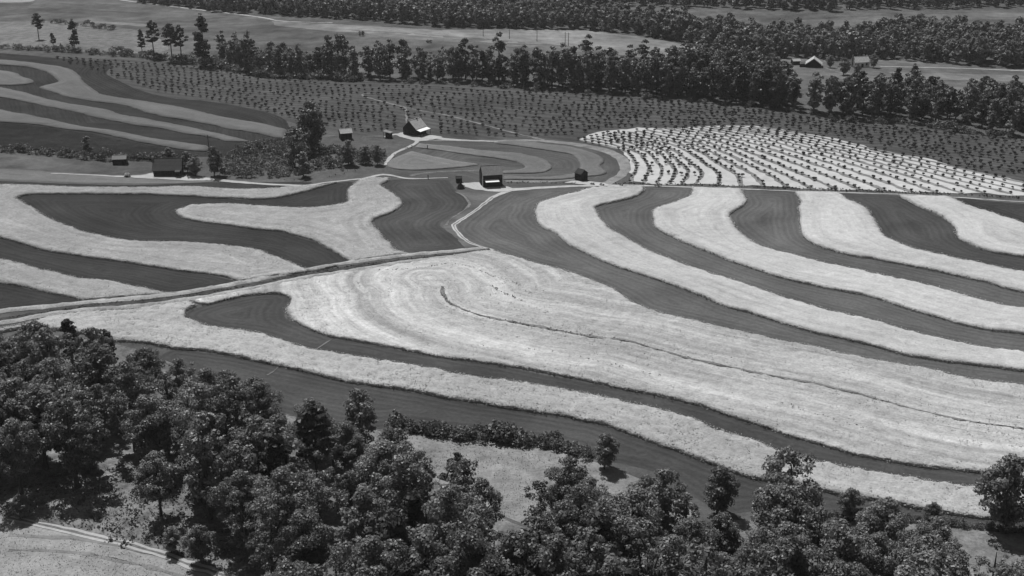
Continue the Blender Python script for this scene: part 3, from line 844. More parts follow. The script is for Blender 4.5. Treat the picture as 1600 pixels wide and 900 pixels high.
clear = np.stack(gp(*np.array([(-200,778),(40,776),(110,772),(160,760),(158,735),(162,705),(232,705),(236,745),(290,752),(320,800),(350,850),(420,930),(460,1010),(440,1300),(-400,1300)], float).T), 1)
clear2 = np.stack(gp(*np.array([(640,672),(700,680),(860,700),(985,742),(1060,770),(1170,775),(1298,765),(1414,790),(1720,820),(1720,845),(1420,835),(1300,822),(1160,815),(1060,785),(960,782),(860,770),(760,745),(690,712)], float).T), 1)
desc = [('spreading broadleaf tree', 'broadleaf_tree'), ('rounded broadleaf tree', 'broadleaf_tree'), ('tall ragged broadleaf tree', 'broadleaf_tree')]
def zone(u, v):
    if u < 130: return 'at the left margin of the foreground wood' if v > 680 else 'in the far left corner of the wood'
    if u < 300: return 'around the small clearing' if v > 680 else 'in the upper left wood below the grain'
    if u < 460: return 'beside the brushy slope' if v > 760 else 'in the sunlit wood right of the small clearing'
    if u < 640: return 'at the bottom edge of the middle wood' if v > 800 else 'in the wood just below the curved dark strip'
    if u < 800: return 'at the left end of the pale meadow'
    if u < 960: return 'in front of the pale meadow'
    if u < 1180: return 'in the wood left of the tallest tree'
    if u < 1400: return 'close around the tallest tree'
    return 'in the wood below the straight hedge'
cand = []
for _ in range(60000):
    cand.append((random.uniform(-190, 190), random.uniform(128, 300)))
cand = np.array(cand)
holes = [(gp(a, b), r) for a, b, r in ((700, 905, 4), (1180, 915, 4.5), (950, 930, 4), (620, 930, 4), (1380, 905, 4), (1500, 890, 5), (300, 640, 3.5), (120, 720, 3.5), (450, 760, 3.5), (492,884,5), (802,895,6), (862,880,4), (1020,905,4), (560,880,3.5), (205,722,4))]
bad = inpoly(cand[:, 0], cand[:, 1], clear) | inpoly(cand[:, 0], cand[:, 1], clear2)
n_near = 0
for (x, y), b in zip(cand, bad):
    if b: continue
    if any((x - h[0][0]) ** 2 + (y - h[0][1]) ** 2 < h[1] ** 2 for h in holes): continue
    z = float(hgt(x, y)); u, v = topix(x, y, z)
    if not (-90 < u < 1690) or v < 515: continue
    s = random.uniform(.68, 1.18)
    i = random.randrange(9); h = (16 + i % 4) * s
    _, vt = topix(x, y, z + h)
    lim = np.interp(u, WT[:, 0], WT[:, 1])
    lim2 = max(np.interp(u - 32, WT[:, 0], WT[:, 1]), np.interp(u + 32, WT[:, 0], WT[:, 1])) - 22
    if vt > 925 or vt < max(lim, lim2): continue
    if too_close(x, y, (5.9 if u < 700 else 5.6) + 2.8 * float(vnoise(x / 14, y / 14, 41)), placed): continue
    placed.append((x, y)); n_near += 1
    zn = zone(u, v)
    sw = 'small' if s < .84 else 'large' if s > 1.0 else 'mid sized'
    if random.random() < .07:
        tree(PINES[i % 6], x, y, s * .9, 'pine_tree', f'{sw} dark pine {zn}', group='pines ' + zn); continue
    tree(NEAR[i], x, y, s, 'broadleaf_tree', f'{sw} {NW[i]} tree {zn}'.replace(' sized', ''), group='broadleaf trees ' + zn, sz=random.uniform(.9, 1.1))
print('near trees', n_near)

# --- the middle belt behind the orchard and the copse on the right
def scatter(poly, spacing, n=9000):
    p = np.array(poly, float)
    P = np.stack(gp(p[:, 0], p[:, 1]), 1); lo, hi = P.min(0), P.max(0)
    x = RNG.uniform(lo[0], hi[0], n); y = RNG.uniform(lo[1], hi[1], n)
    k = inpoly(x, y, P); out = []
    g = {}
    for a, b in zip(x[k], y[k]):
        ci, cj = int(a // spacing), int(b // spacing)
        if any((a - q[0]) ** 2 + (b - q[1]) ** 2 < spacing ** 2 for i in (-1, 0, 1) for j in (-1, 0, 1) for q in g.get((ci + i, cj + j), ())):
            continue
        g.setdefault((ci, cj), []).append((a, b)); out.append((a, b))
    return out
belt = [(345,100),(400,118),(470,121),(560,124),(640,127),(700,128),(800,136),(900,141),(960,147),(1080,155),(1210,168),(1210,140),(1150,120),(1080,128),(960,130),(860,128),(700,122),(560,117),(470,112),(400,104),(350,92)]
copse = [(1205,168),(1260,176),(1320,184),(1400,189),(1440,192),(1500,202),(1560,212),(1640,222),(1700,228),(1700,175),(1575,165),(1540,165),(1500,186),(1478,184),(1462,163),(1425,156),(1395,156),(1350,166),(1295,172),(1250,172),(1215,150),(1150,125),(1130,130)]
bl = scatter(belt, 5.2, 14000); cp = scatter(copse, 5.6, 16000)
n_mid = 0
mid_all = []
for (x, y) in bl + cp:
    u, v = topix(x, y, float(hgt(x, y)))
    if not -40 < u < 1640: continue
    if 1430 < u < 1500 and v > 196 and random.random() < .6: continue
    edge = float(np.interp(u, [345,400,470,560,700,800,960,1080,1210,1320,1400,1500,1640], [100,118,121,124,128,136,147,155,168,184,189,202,222]))
    mid_all.append((edge - v, x, y, u, v))
mid_all.sort()
back = []
MW = [('low', 'middling', 'tall', 'tallish')[i % 4] + (' slender', ' rounded', ' broad')[i % 3] for i in range(8)]
for _, x, y, u, v in mid_all:
    incopse = u > 1200
    s = random.uniform(.72, 1.1) * (.9 if u < 500 or u > 1440 else 1.05 if u < 1250 else 1.0)
    i = random.randrange(8)
    n_mid += 1
    if random.random() < (.25 if incopse else .1):
        zn = 'in the dark copse at the right below the farmhouse' if incopse else 'in the tree belt behind the orchard'
        tree(PINES[i % 6], x, y, s * .85, 'pine_tree', 'dark pointed pine ' + zn, group='pines ' + zn)
        continue
    if n_mid > 190:
        back.append((x, y, float(hgt(x, y)), random.uniform(0, 6.28), s * 1.0, s, i % 8)); continue
    if u > 1420: zn = 'at the right end of the copse by the far road'
    elif u > 1300: zn = 'in the middle of the copse below the farmhouse'
    elif incopse: zn = 'at the left end of the copse above the sandy rows'
    elif u < 470: zn = 'beside the broad bushy tree at the left end of the belt'
    elif u < 640: zn = 'in the belt above the thicket'
    elif u < 800: zn = 'in the belt behind the gabled house'
    elif u < 1000: zn = 'in the belt in front of the pale far pasture'
    else: zn = 'in the thick right part of the belt'
    tree(MID[i], x, y, s, 'broadleaf_tree', f'{MW[i]} dark tree {zn}', group='broadleaf trees ' + zn, sz=random.uniform(.9, 1.15))
BACK = back
print('mid trees', n_mid)

# --- single trees of the upper left and by the barns
solo = [
    (PINES[1], 61, 62, 20, 'pine_tree', 'flat topped pine on a bare trunk, leftmost on the rough pasture'),
    (PINES[2], 117, 78, 29, 'pine_tree', 'ragged dark pine standing between bushes on the rough pasture'),
    (PINES[0], 84, 76, 51, 'pine_tree', 'short dark pine low between the two left hand pines'),
    (PINES[5], 222, 80, 45, 'pine_tree', 'wide low pine at the left of the pine row over the orchard'),
    (PINES[4], 241, 90, 31, 'pine_tree', 'pine with a rounded head right of the wide low pine'),
    (PINES[1], 269, 95, 36, 'pine_tree', 'left one of the two close standing pines with bare trunks'),
    (PINES[4], 284, 96, 38, 'pine_tree', 'right one of the two close standing pines with bare trunks'),
    (PINES[2], 320, 103, 20, 'pine_tree', 'tallest pine with branches far down its trunk, right end of the pine row'),
    (MID[1], 378, 108, 62, 'broadleaf_tree', 'broad bushy tree right of the tallest pine'),
    (MID[5], 489, 240, 158, 'tall_broadleaf_tree', 'tall dark tree rising from the thicket left of the gabled house'),
    (MID[2], 461, 262, 196, 'broadleaf_tree', 'slender tree left of the tallest tree in the thicket'),
    (MID[7], 474, 276, 236, 'small_tree', 'thin small tree at the lower edge of the thicket with its shadow on the grass'),
    (DENSE, 545, 257, 218, 'broadleaf_tree', 'dense round tree just in front of the pale roofed shed'),
    (DENSE, 572, 256, 228, 'broadleaf_tree', 'dark round tree second from the right end of the thicket'),
    (DENSE, 590, 257, 226, 'broadleaf_tree', 'dark round tree at the right end of the thicket beside the footpath'),
    (DENSE, 265, 262, 230, 'broadleaf_tree', 'dark tree showing over the roof of the long low barn'),
    (DENSE, 293, 270, 236, 'broadleaf_tree', 'round dark tree just right of the long low barn'),
    (DENSE, 306, 275, 245, 'small_tree', 'small round tree on a short trunk in the farmyard'),
    (DENSE, 335, 275, 228, 'broadleaf_tree', 'dark column shaped tree at the left end of the thicket'),
    (MID[2], 138, 240, 212, 'small_tree', 'small pointed tree standing out of the long hedgerow on the left'),
    (MID[3], 387, 62, 46, 'small_tree', 'lone round tree on the far pasture above the tree belt'),
    (MID[0], 562, 56, 48, 'small_tree', 'left one of two tiny trees on the far pasture'),
    (MID[5], 567, 56, 48, 'small_tree', 'right one of two tiny trees on the far pasture'),
    (DENSE, 1297, 106, 86, 'broadleaf_tree', 'dark round tree beside the gabled farmhouse'),
    (DENSE, 1338, 117, 98, 'small_tree', 'dark round tree in front of the far house with the bright roof'),
    (DENSE, 1318, 117, 90, 'broadleaf_tree', 'dark tree on the lawn between the two far houses'),
    (DENSE, 1364, 106, 84, 'broadleaf_tree', 'dark tree at the right of the pale roofed house'),
]
for pr, u, vb, vt, nm, lb in solo:
    x, y = at(u, vb); z = float(hgt(x, y))
    hgt0 = max(v.co.z for v in pr[0].vertices)
    h = 2.0
    while topix(x, y, z + h)[1] > vt: h += .1
    w = 1.25 if nm == 'small_tree' and pr in MID else 1.0
    if pr is DENSE: w = {545: 1.0, 572: .95, 590: .9, 335: .8, 265: 1.1, 306: 1.1}.get(u, 1.0)
    e = tree(pr, x, y, h / hgt0, nm, lb, sz=1.0)
    e.scale = (e.scale[0] * w, e.scale[1] * w, e.scale[2])

# --- bushes
def bushes(lst, name, label, group, smin=.7, smax=1.2):
    for (x, y) in lst:
        s = random.uniform(smin, smax)
        o = link(name, BUSH[random.randrange(5)], label=label, category='bush', group=group)
        o.location = (x, y, float(hgt(x, y)) - .05); o.rotation_euler = (0, 0, random.uniform(0, 6.28)); o.scale = (s, s, s * random.uniform(.85, 1.2))
thick = [(352,276),(345,255),(370,235),(400,226),(440,224),(480,226),(520,232),(600,238),(600,254),(560,258),(520,261),(480,270),(440,277)]
bushes(scatter(thick, 3.6), 'bush', 'leafy bush in the thicket between the long low barn and the gabled house', 'bushes of the thicket', .7, 1.25)
def along(px, step, jit=1.0):
    return [(p[0] + random.uniform(-jit, jit), p[1] + random.uniform(-jit, jit)) for p in world_line(px, step)]
bushes(along([(-20,235),(60,240),(120,246),(180,250),(250,250),(300,252)], 2.8, 1.3), 'bush', 'bush in the long hedgerow on the left behind the small dark shed', 'bushes of the left hedgerow', .8, 1.45)
bushes(along([(618,662),(634,668),(660,674),(700,680),(740,684),(790,688),(830,694),(870,700),(915,712)], 1.6, .5), 'bush', 'low bush in the hedgerow along the upper side of the pale meadow', 'bushes of the meadow hedgerow', .75, 1.05)
bushes(along([(775,684),(792,686)], 1.5, .3), 'bush', 'taller bush at the hump of the meadow hedgerow', 'hump bushes of the meadow hedgerow', 1.4, 1.6)
bushes(along([(1282,806),(1330,808),(1400,813),(1470,818),(1540,826),(1600,832)], 1.3, .25), 'bush', 'clipped looking dark bush in the straight hedge at lower right', 'bushes of the lower right hedge', .42, .52)
bushes(along([(0,76),(60,78),(120,82),(180,86),(240,92),(300,98),(350,106),(400,118),(450,122),(560,126)], 4.2, 2.2), 'bush', 'bush in the hedgerow under the pines at upper left', 'bushes under the pines', 1.0, 2.1)
bushes(along([(55,36),(100,37),(130,42),(175,46)], 6, 5), 'bush', 'dark bush in the broken hedge across the rough pasture', 'bushes across the rough pasture', .8, 1.5)
bushes(scatter([(330,104),(350,92),(400,104),(470,114),(560,120),(560,127),(470,124),(400,119)], 5), 'bush', 'tall bush crowding the foot of the left end of the belt', 'bushes at the left end of the belt', 1.2, 2.2)
bushes(along([(1395,28),(1440,31),(1480,34),(1540,40),(1590,46)], 9, 4), 'bush', 'dark bush along the top of the far woods', 'bushes above the far woods', 1.0, 1.8)
bushes(along([(640,130),(800,138),(960,150),(1200,170),(1310,184),(1400,190)], 9, 1.5), 'bush', 'pale bush at the foot of the tree belt beside the orchard', 'bushes at the foot of the belt', .6, 1.1)
bushes(along([(1300,187),(1360,190),(1440,196),(1500,206),(1560,214)], 5, 3), 'bush', 'pale bush at the lower edge of the right hand copse', 'bushes below the copse', .8, 1.4)
for u, v, s, lb in [(940,290,.5,'dark bush by the track just right of the small dark gabled shed'), (926,289,.4,'low bush hugging the small dark gabled shed'), (970,290,.4,'dark bush where the track meets the sandy orchard rows'), (1028,291,.45,'dark bush on the field bank above the first bright strip'), (1225,294,.45,'dark bush on the bank at the left corner of the third bright strip'), (1303,296,.45,'dark bush on the bank right of the third bright strip'), (1372,299,.4,'dark bush on the bank above the darkest right hand strip'), (434,278,.35,'little bush on the grass below the thicket'), (534,267,.35,'little bush on the grass below the right part of the thicket'), (671,67,.9,'tiny lone bush on the far pasture'), (1242,100,.8,'small bush left of the gabled farmhouse')]:
    x, y = at(u, v)
    o = link('bush', BUSH[int(u) % 5], label=lb, category='bush'); o.location = (x, y, float(hgt(x, y))); o.scale = (s, s, s)

# --- masses: merged meshes
def merge(meshes, places, name, mat, **props):
    """places: (x, y, z, rot, sx, sz, index)"""
    base = []
    for me in meshes:
        co = np.empty(len(me.vertices) * 3, np.float32); me.vertices.foreach_get('co', co)
        base.append(co.reshape(-1, 3))
    VV, off, QQ = [], 0, []
    for (x, y, z, r, sx, sz, i) in places:
        b = base[i]; c, s = math.cos(r), math.sin(r)
        VV.append(np.stack([x + sx * (b[:, 0] * c - b[:, 1] * s), y + sx * (b[:, 0] * s + b[:, 1] * c), z + sz * b[:, 2]], 1))
        QQ.append(np.arange(len(b)).reshape(-1, 4) + off); off += len(b)
    return link(name, mesh_np(name, np.vstack(VV), [np.vstack(QQ)], mat), **props)

def mass(poly, spacing, n=20000, smin=.75, smax=1.1):
    out = []
    for (x, y) in scatter(poly, spacing, n):
        s = random.uniform(smin, smax)
        out.append((x, y, float(hgt(x, y)), random.uniform(0, 6.28), s, s * random.uniform(.85, 1.15), random.randrange(5)))
    return out
merge([f[0] for f in MID], BACK, 'belt_woodland', M['leafm'], kind='stuff')
m2 = [(225,5),(275,9),(340,19),(400,20),(450,26),(520,29),(560,31),(650,39),(700,43),(800,45),(870,45),(930,47),(980,52),(1040,61),(1100,74),(1130,82),(1180,90),(1205,92),(1240,91),(1300,94),(1370,92),(1450,97),(1530,102),(1590,105),(1700,112),(1700,72),(1590,70),(1532,62),(1450,56),(1395,54),(1362,64),(1337,68),(1220,66),(1120,54),(1050,44),(950,34),(860,28),(800,16),(700,0),(600,-10),(500,-12),(300,-10),(200,-8)]
merge([f[0] for f in FAR], mass(m2, 5.3, 60000, .6, 1.0), 'distant_woodland', M['leaff'], kind='stuff')
m3 = [(560,-20),(700,-6),(800,5),(870,14),(925,11),(1000,10),(1175,14),(1200,15),(1312,18),(1375,14),(1475,14),(1537,10),(1600,12),(1740,12),(1800,-60),(400,-60)]
merge([f[0] for f in FAR], mass(m3, 7.5, 50000), 'far_woodland', M['leaff'], kind='stuff')
m4 = [(-260,-10),(-20,-16),(200,-22),(560,-26),(560,-75),(-500,-75)]
merge([f[0] for f in FAR], mass(m4, 14, 20000, .9, 1.4), 'distant_forest', M['leaff'], kind='stuff')

# rough brush on the woodland floor and weeds along edges
LOW = [make_bush(2.2, 1.3, 6, 15, .24, 1500 + i, 'leafb') for i in range(5)]
brush_poly = [(-80,540),(160,540),(420,640),(620,690),(760,780),(1000,850),(1200,850),(1500,870),(1700,890),(1700,1100),(-150,1100)]
pl = []
for (x, y) in scatter(brush_poly, 2.6, 60000):
    u, v = topix(x, y, float(hgt(x, y)))
    if v > 805 + max(0, (u - 14)) * .27 and u < 460: continue
    inb = 150 < u < 400 and v > 730
    if random.random() < .3 + (.5 if inb else 0):
        s = random.uniform(.4, 1.0) * (1.25 if inb else 1)
        pl.append((x, y, float(hgt(x, y)) - .05, random.uniform(0, 6.28), s, s, random.randrange(5)))
merge(LOW, pl, 'undergrowth', M['leafb'], kind='stuff')
TUFT = [make_bush(.9, .7, 3, 22, .14, 1600 + i, 'leafw') for i in range(4)]
pl = []
def weeds(px, step, jit, smin, smax, keep=1.0):
    L = world_line(px, step)
    dens = vnoise(L[:, 0] / 9, L[:, 1] / 9, 31) + .5
    for p, q in zip(L, dens):
        if random.random() < keep * (q * 1.2 + .15):
            x = p[0] + random.uniform(-jit, jit); y = p[1] + random.uniform(-jit, jit); s = random.uniform(smin, smax)
            pl.append((x, y, float(hgt(x, y)) + .1, random.uniform(0, 6.28), s, s, random.randrange(4)))
sh = lambda c, d: [(a, b + d) for a, b in c]
weeds(sh(w1l[:22], 1.2), .9, .4, .35, 1.1, .75)
weeds(sh(d1u[9:], 1.2), .9, .4, .35, 1.1, .75)
weeds(d1u[:9], .8, .4, .5, 1.1)
for c in (c4[5:], c6[3:], c8[2:], c2[8:]):
    weeds(sh(c, 1), .8, .25, .4, .8, .8)
weeds(a2t, .9, .4, .5, 1.0, .8); weeds(a3i_b, .9, .4, .4, .9, .7); weeds(a4l[3:], .9, .4, .4, .9, .8)
weeds([(960,288),(1100,290),(1200,294),(1300,297.5),(1400,301),(1500,305),(1590,310)], .5, .7, .6, 1.5, 1.2)
weeds([(790,286),(850,286),(900,287)], .6, 1.0, .5, 1.0)
weeds([(15,499),(142,479),(275,466),(350,455),(475,430),(575,414),(690,400)], .35, .7, .5, 1.1)
weeds([(605,250),(625,240),(645,230)], 1, 1.2, .8, 1.4)
weeds([(390,279),(440,282),(500,276),(560,266)], 1.5, 2.5, .5, 1.2, .5)
merge(TUFT, pl, 'weeds', M['leafw'], kind='stuff')
# dark weedy terrace lines inside the broad grain field stand on top of the grain
pl = []
hw = GH * .95
for c, st, a, b, kp in ((L1[1:12], .35, .5, 1.1, 1.1), (L1[11:], .5, .35, .75, .8), ([(807,548),(850,552),(900,562),(940,570),(1000,584),(1060,598)], .7, .5, .9, .6), ([(1218,634),(1270,650),(1322,666),(1371,677),(1426,688)], .8, .5, .9, .5), ([(560,427),(640,424),(712,416),(762,432),(800,444),(825,460),(840,467)], .7, .4, .9, .6), ([(767,450),(782,460),(800,467),(812,474)], .5, .6, 1.1, .8), ([(616,425),(607,447),(610,460),(595,480),(582,492)], .7, .25, .5, .9), ([(465,440),(500,444),(545,440),(565,452)], .9, .4, .8, .4)):
    L = world_line(c, st)
    dens = vnoise(L[:, 0] / 14, L[:, 1] / 14, 77) + .5
    for p, q in zip(L, dens):
        if random.random() < kp * (q * 1.3 + .1):
            s = random.uniform(a, b); x = p[0] + random.uniform(-.5, .5); y = p[1] + random.uniform(-.5, .5)
            pl.append((x, y, float(hgt(x, y)) + hw - .1, random.uniform(0, 6.28), s, s * .8, random.randrange(4)))
merge(TUFT, pl, 'terrace_weeds', M['weedm'], kind='stuff')

# --- standing heads of grain: a fringe along every edge and a scatter over the tops
def grain_heads(name, mat, hmat, dens, edge_step, size, guide=None):
    CC = []
    for P, m_, h, lev in GRAIN:
        if m_ is not mat: continue
        Pc = resample(P, edge_step, True)
        k = 4
        E = np.repeat(Pc, k, 0) + RNG.normal(size=(len(Pc) * k, 2)) * .32
        CC.append(np.stack([E[:, 0], E[:, 1], hgt(E[:, 0], E[:, 1]) + h * RNG.uniform(.35, 1.05, len(E))], 1))
        lo, hi = P.min(0), P.max(0)
        n = int((hi[0] - lo[0]) * (hi[1] - lo[1]) * dens)
        x = RNG.uniform(lo[0], hi[0], n); y = RNG.uniform(lo[1], hi[1], n)
        k = inpoly(x, y, P); x, y = x[k], y[k]
        d = segdist(x, y, P) if guide is None else segdist(x, y, guide, False)
        clump = 1.6 * vnoise(d / 7, d * 0 + .5, 8) + .8 * vnoise(x / 12, y / 12, 12) + .5 * vnoise(x / 1.8, y / 1.8, 14) + RNG.uniform(-.5, .5, len(x))
        k = clump > .1; x, y = x[k], y[k]
        CC.append(np.stack([x, y, hgt(x, y) + h * 1.0 + RNG.uniform(-.1, .12, len(x))], 1))
    C = np.vstack(CC); n = len(C)
    N = RNG.normal(size=(n, 3)) * .45 + np.array([-.1, .2, 1.1])
    V, Q = leaf_quads(C, N, size, RNG)
    link(name, mesh_np(name, V, [Q], hmat), kind='stuff')
def grass_scatter(name, poly, dens, size, mat, z=.12):
    p = np.array(poly, float); P = np.stack(gp(p[:, 0], p[:, 1]), 1); lo, hi = P.min(0), P.max(0)
    n = int((hi[0] - lo[0]) * (hi[1] - lo[1]) * dens)
    x = RNG.uniform(lo[0], hi[0], n); y = RNG.uniform(lo[1], hi[1], n)
    k = inpoly(x, y, P) & (vnoise(x / 5, y / 5, 3) + vnoise(x / 1.6, y / 1.6, 4) + RNG.uniform(-.5, .5, n) > 0)
    x, y = x[k], y[k]; n = len(x)
    C = np.stack([x, y, hgt(x, y) + z + RNG.uniform(0, .15, n)], 1)
    N = RNG.normal(size=(n, 3)) * .6 + np.array([0, 0, .9])
    V, Q = leaf_quads(C, N, size, RNG)
    link(name, mesh_np(name, V, [Q], mat), kind='stuff')
grass_scatter('grass', [(600,672),(640,682),(700,688),(780,695),(860,708),(930,728),(985,748),(1050,770),(1090,800),(1000,850),(850,830),(700,770),(600,720)], 4, .11, M['grassm'], .06)
grass_scatter('grass', [(-60,818),(14,818),(140,848),(254,878),(367,918),(367,960),(-60,960)], 6, .1, M['grassh'], .06)
grass_scatter('grass', [(-60,765),(160,750),(300,745),(350,830),(430,925),(360,896),(254,858),(140,830),(-60,800)], 5, .2, M['grassb'])
grain_heads('grain', M['grainW'], M['headW'], 4, .45, .15, gl1)
grain_heads('grain', M['grainB'], M['headB'], 6, .4, .15)
grain_heads('grain', M['grainR'], M['headR'], .15, .5, .17)
grain_heads('grain', M['grainL'], M['headL'], 3, .45, .16)
# --- orchard trees: the 300 that show largest are things, the rest one mass
OT = []
for i in range(4):
    rng = np.random.default_rng(1700 + i); rnd = random.Random(i)
    pf = [((rnd.uniform(-.35, .35), rnd.uniform(-.35, .35), .7 + rnd.uniform(-.25, .3)), rnd.uniform(.38, .52)) for _ in range(6)]
    V, Q = puff_cloud(pf, 110, .15, rng)
    sv, sq = [], []
    for a, b in ((0, 0), (1.57, 0)):                  # the short stem
        c, s = math.cos(a) * .06, math.sin(a) * .06
        sv += [(-c, -s, -.1), (c, s, -.1), (c, s, .9), (-c, -s, .9)]
    V = np.vstack([V, np.array(sv)]); Q = np.arange(len(V)).reshape(-1, 4)
    OT.append(mesh_np('orchard_tree', V, [Q], M['peach']))
dots = [(x, y, s) for x, y, s in dots if -60 < topix(x, y, 0)[0] < 1660]
dots.sort(key=lambda d: math.hypot(d[0], d[1]) / d[2])
def inframe(d):
    u = topix(d[0], d[1], 0)[0]
    return 0 < u < 1600
big = [d for d in dots if inframe(d)][:300]
bigset = set(big)
rest = [d for d in dots if d not in bigset]
for (x, y, s) in big:
    u, v = topix(x, y, float(hgt(x, y)))
    zn = 'young fruit tree in the curving rows nearest the ring shaped strips' if u < 1110 else 'young fruit tree on the white sandy rows above the bank' if v > 262 else 'young fruit tree in the middle of the white sandy rows'
    if v < 225 and u < 905: zn = 'young fruit tree on the dark orchard ground near the gabled house'
    o = link('orchard_tree', OT[random.randrange(4)], label=zn, category='fruit tree', group=zn.replace('tree', 'trees', 1))
    o.location = (x, y, float(hgt(x, y)) + .1); o.rotation_euler = (0, 0, random.uniform(0, 6.28)); o.scale = (.84 * s, .84 * s, .84 * s)
merge(OT, [(x, y, float(hgt(x, y)) + .1, random.uniform(0, 6.28), 1.4 * s, 1.1 * s, random.randrange(4)) for x, y, s in rest], 'young_orchard', M['peach'], kind='stuff')
print('dots', len(dots))

# ------------------------------------------------------------------ buildings
def gable(name, u, v, W, L, wall, ridge, yaw, label, cat='barn', wmat='wood', rmat='shingle', over=.35, parts=()):
    """Ridge along local y; gables at -y and +y; eaves at +x and -x."""
    x, y = at(u, v)
    e = empty(name, (x, y, float(hgt(x, y))), yaw, label=label, category=cat)
    m = MB()
    w, l = W / 2, L / 2
    m.add([(-w, -l, -.5), (w, -l, -.5), (w, -l, wall), (0, -l, ridge), (-w, -l, wall), (-w, l, -.5), (w, l, -.5), (w, l, wall), (0, l, ridge), (-w, l, wall)],
          [(0, 1, 2, 3, 4), (9, 8, 7, 6, 5), (1, 6, 7, 2), (0, 4, 9, 5), (2, 7, 8, 3), (4, 3, 8, 9)])
    m.build('walls', M[wmat], e)
    sl = (ridge - wall) / w; o = over; t = .12
    r = MB()
    zr = ridge + t; ze = wall - sl * o + t
    r.quadslab((0, -l - o, zr), (w + o, -l - o, ze), (w + o, l + o, ze), (0, l + o, zr), t)
    r.quadslab((-w - o, -l - o, ze), (0, -l - o, zr), (0, l + o, zr), (-w - o, l + o, ze), t)
    r.box((0, 0, zr), (.25, L + 2 * o - .05, .08))
    roof = r.build('roof', M[rmat], e)
    for kind, args in parts:
        if kind == 'door':      # side, pos, width, height
            side, pos, ww, hh = args
            d = MB(); c = (pos, -l - .03, hh / 2) if side == 'g' else (w + .03, pos, hh / 2) if side == 'r' else (-w - .03, pos, hh / 2)
            d.box(c, (ww, .08, hh) if side == 'g' else (.08, ww, hh)); dd = d.build('door', M['dark'], e)
            f = MB()
            for s in (-1, 1):
                cc = (pos + s * (ww / 2 + .06), -l - .04, hh / 2) if side == 'g' else ((w if side == 'r' else -w) * 1 + (.04 if side == 'r' else -.04), pos + s * (ww / 2 + .06), hh / 2)
                f.box(cc, (.1, .12, hh) if side == 'g' else (.12, .1, hh))
            f.build('frame', M['pole'], dd)
        if kind == 'window':
            side, pos, z, ww, hh = args
            d = MB(); c = (pos, -l - .03, z) if side == 'g' else (w + .03, pos, z) if side == 'r' else (-w - .03, pos, z)
            d.box(c, (ww, .07, hh) if side == 'g' else (.07, ww, hh)); wd = d.build('window', M['dark'], e)
            f = MB()
            for s in (-1, 1):
                cc = (c[0] + (s * ww / 2 if side == 'g' else 0), c[1] + (0 if side == 'g' else s * ww / 2), z)
                f.box(cc, (.08, .11, hh + .1) if side == 'g' else (.11, .08, hh + .1))
            f.box((c[0], c[1], z - hh / 2 - .06), (ww + .2, .16, .07) if side == 'g' else (.16, ww + .2, .07))
            f.build('window_frame', M['pole'], wd)
        if kind == 'lean':       # lean-to roof on posts: side r/l, y0, y1, depth, z at wall, z at eave, material
            side, y0, y1, dep, z0, z1, mt, closed = args
            sg = 1 if side == 'r' else -1
            d = MB(); a = sg * (w + .02); b = sg * (w + dep)
            if sg > 0: d.quadslab((a, y0, z0), (b, y0, z1), (b, y1, z1), (a, y1, z0), .08)
            else: d.quadslab((b, y0, z1), (a, y0, z0), (a, y1, z0), (b, y1, z1), .08)
            pr = d.build('porch_roof', M[mt], e)
            n = max(2, int((y1 - y0) / 2.2) + 1)
            for k in range(n):
                q = MB(); yy = y0 + .15 + (y1 - y0 - .3) * k / (n - 1)
                q.box((b - sg * .15, yy, (z1 - .1) / 2 - .2), (.13, .13, z1 + .2)); q.build('post', M['pole'], e)
            if closed:
                q = MB(); q.box(((a + b) / 2, (y0 + y1) / 2, (z1 - .3) / 2), (dep - .1, y1 - y0 - .2, z1 - .3)); q.build('side_room', M[wmat], e)
        if kind == 'chimney':
            cx, cy, z, hh = args
            q = MB(); q.box((cx, cy, z + hh / 2 - .5), (.6, .6, hh + 1)); q.box((cx, cy, z + hh), (.75, .75, .14)); q.build('chimney', M['stone'], e if cy < -l or cy > l else roof)
        if kind == 'corner':
            q = MB(); q.box((args[0] * (w + .02), -l - .03, wall / 2), (.28, .1, wall + .1)); q.build('corner_board', M['white'], e)
        if kind == 'barge':
            q = MB()
            for s in (-1, 1):
                q.quadslab(*([(0, -l - o - .1, zr + .05), (w + o, -l - o - .1, ze + .05), (w + o, -l - o + .25, ze + .05), (0, -l - o + .25, zr + .05)] if s > 0 else [(-w - o, -l - o - .1, ze + .05), (0, -l - o - .1, zr + .05), (0, -l - o + .25, zr + .05), (-w - o, -l - o + .25, ze + .05)]), .35)
            q.build('barge_board', M['white'], e)
        if kind == 'shelf':
            y0, y1, z = args
            q = MB(); q.quadslab((w + .02, y0, z + .4), (w + 2.1, y0, z), (w + 2.1, y1, z), (w + .02, y1, z + .4), .07); aw = q.build('awning', M['white'], e)
            for yy in (y0 + .1, y1 - .1):
                q = MB(); q.box((w + 2.0, yy, z / 2 - .3), (.12, .12, z + .5)); q.build('post', M['pole'], aw)
    return e

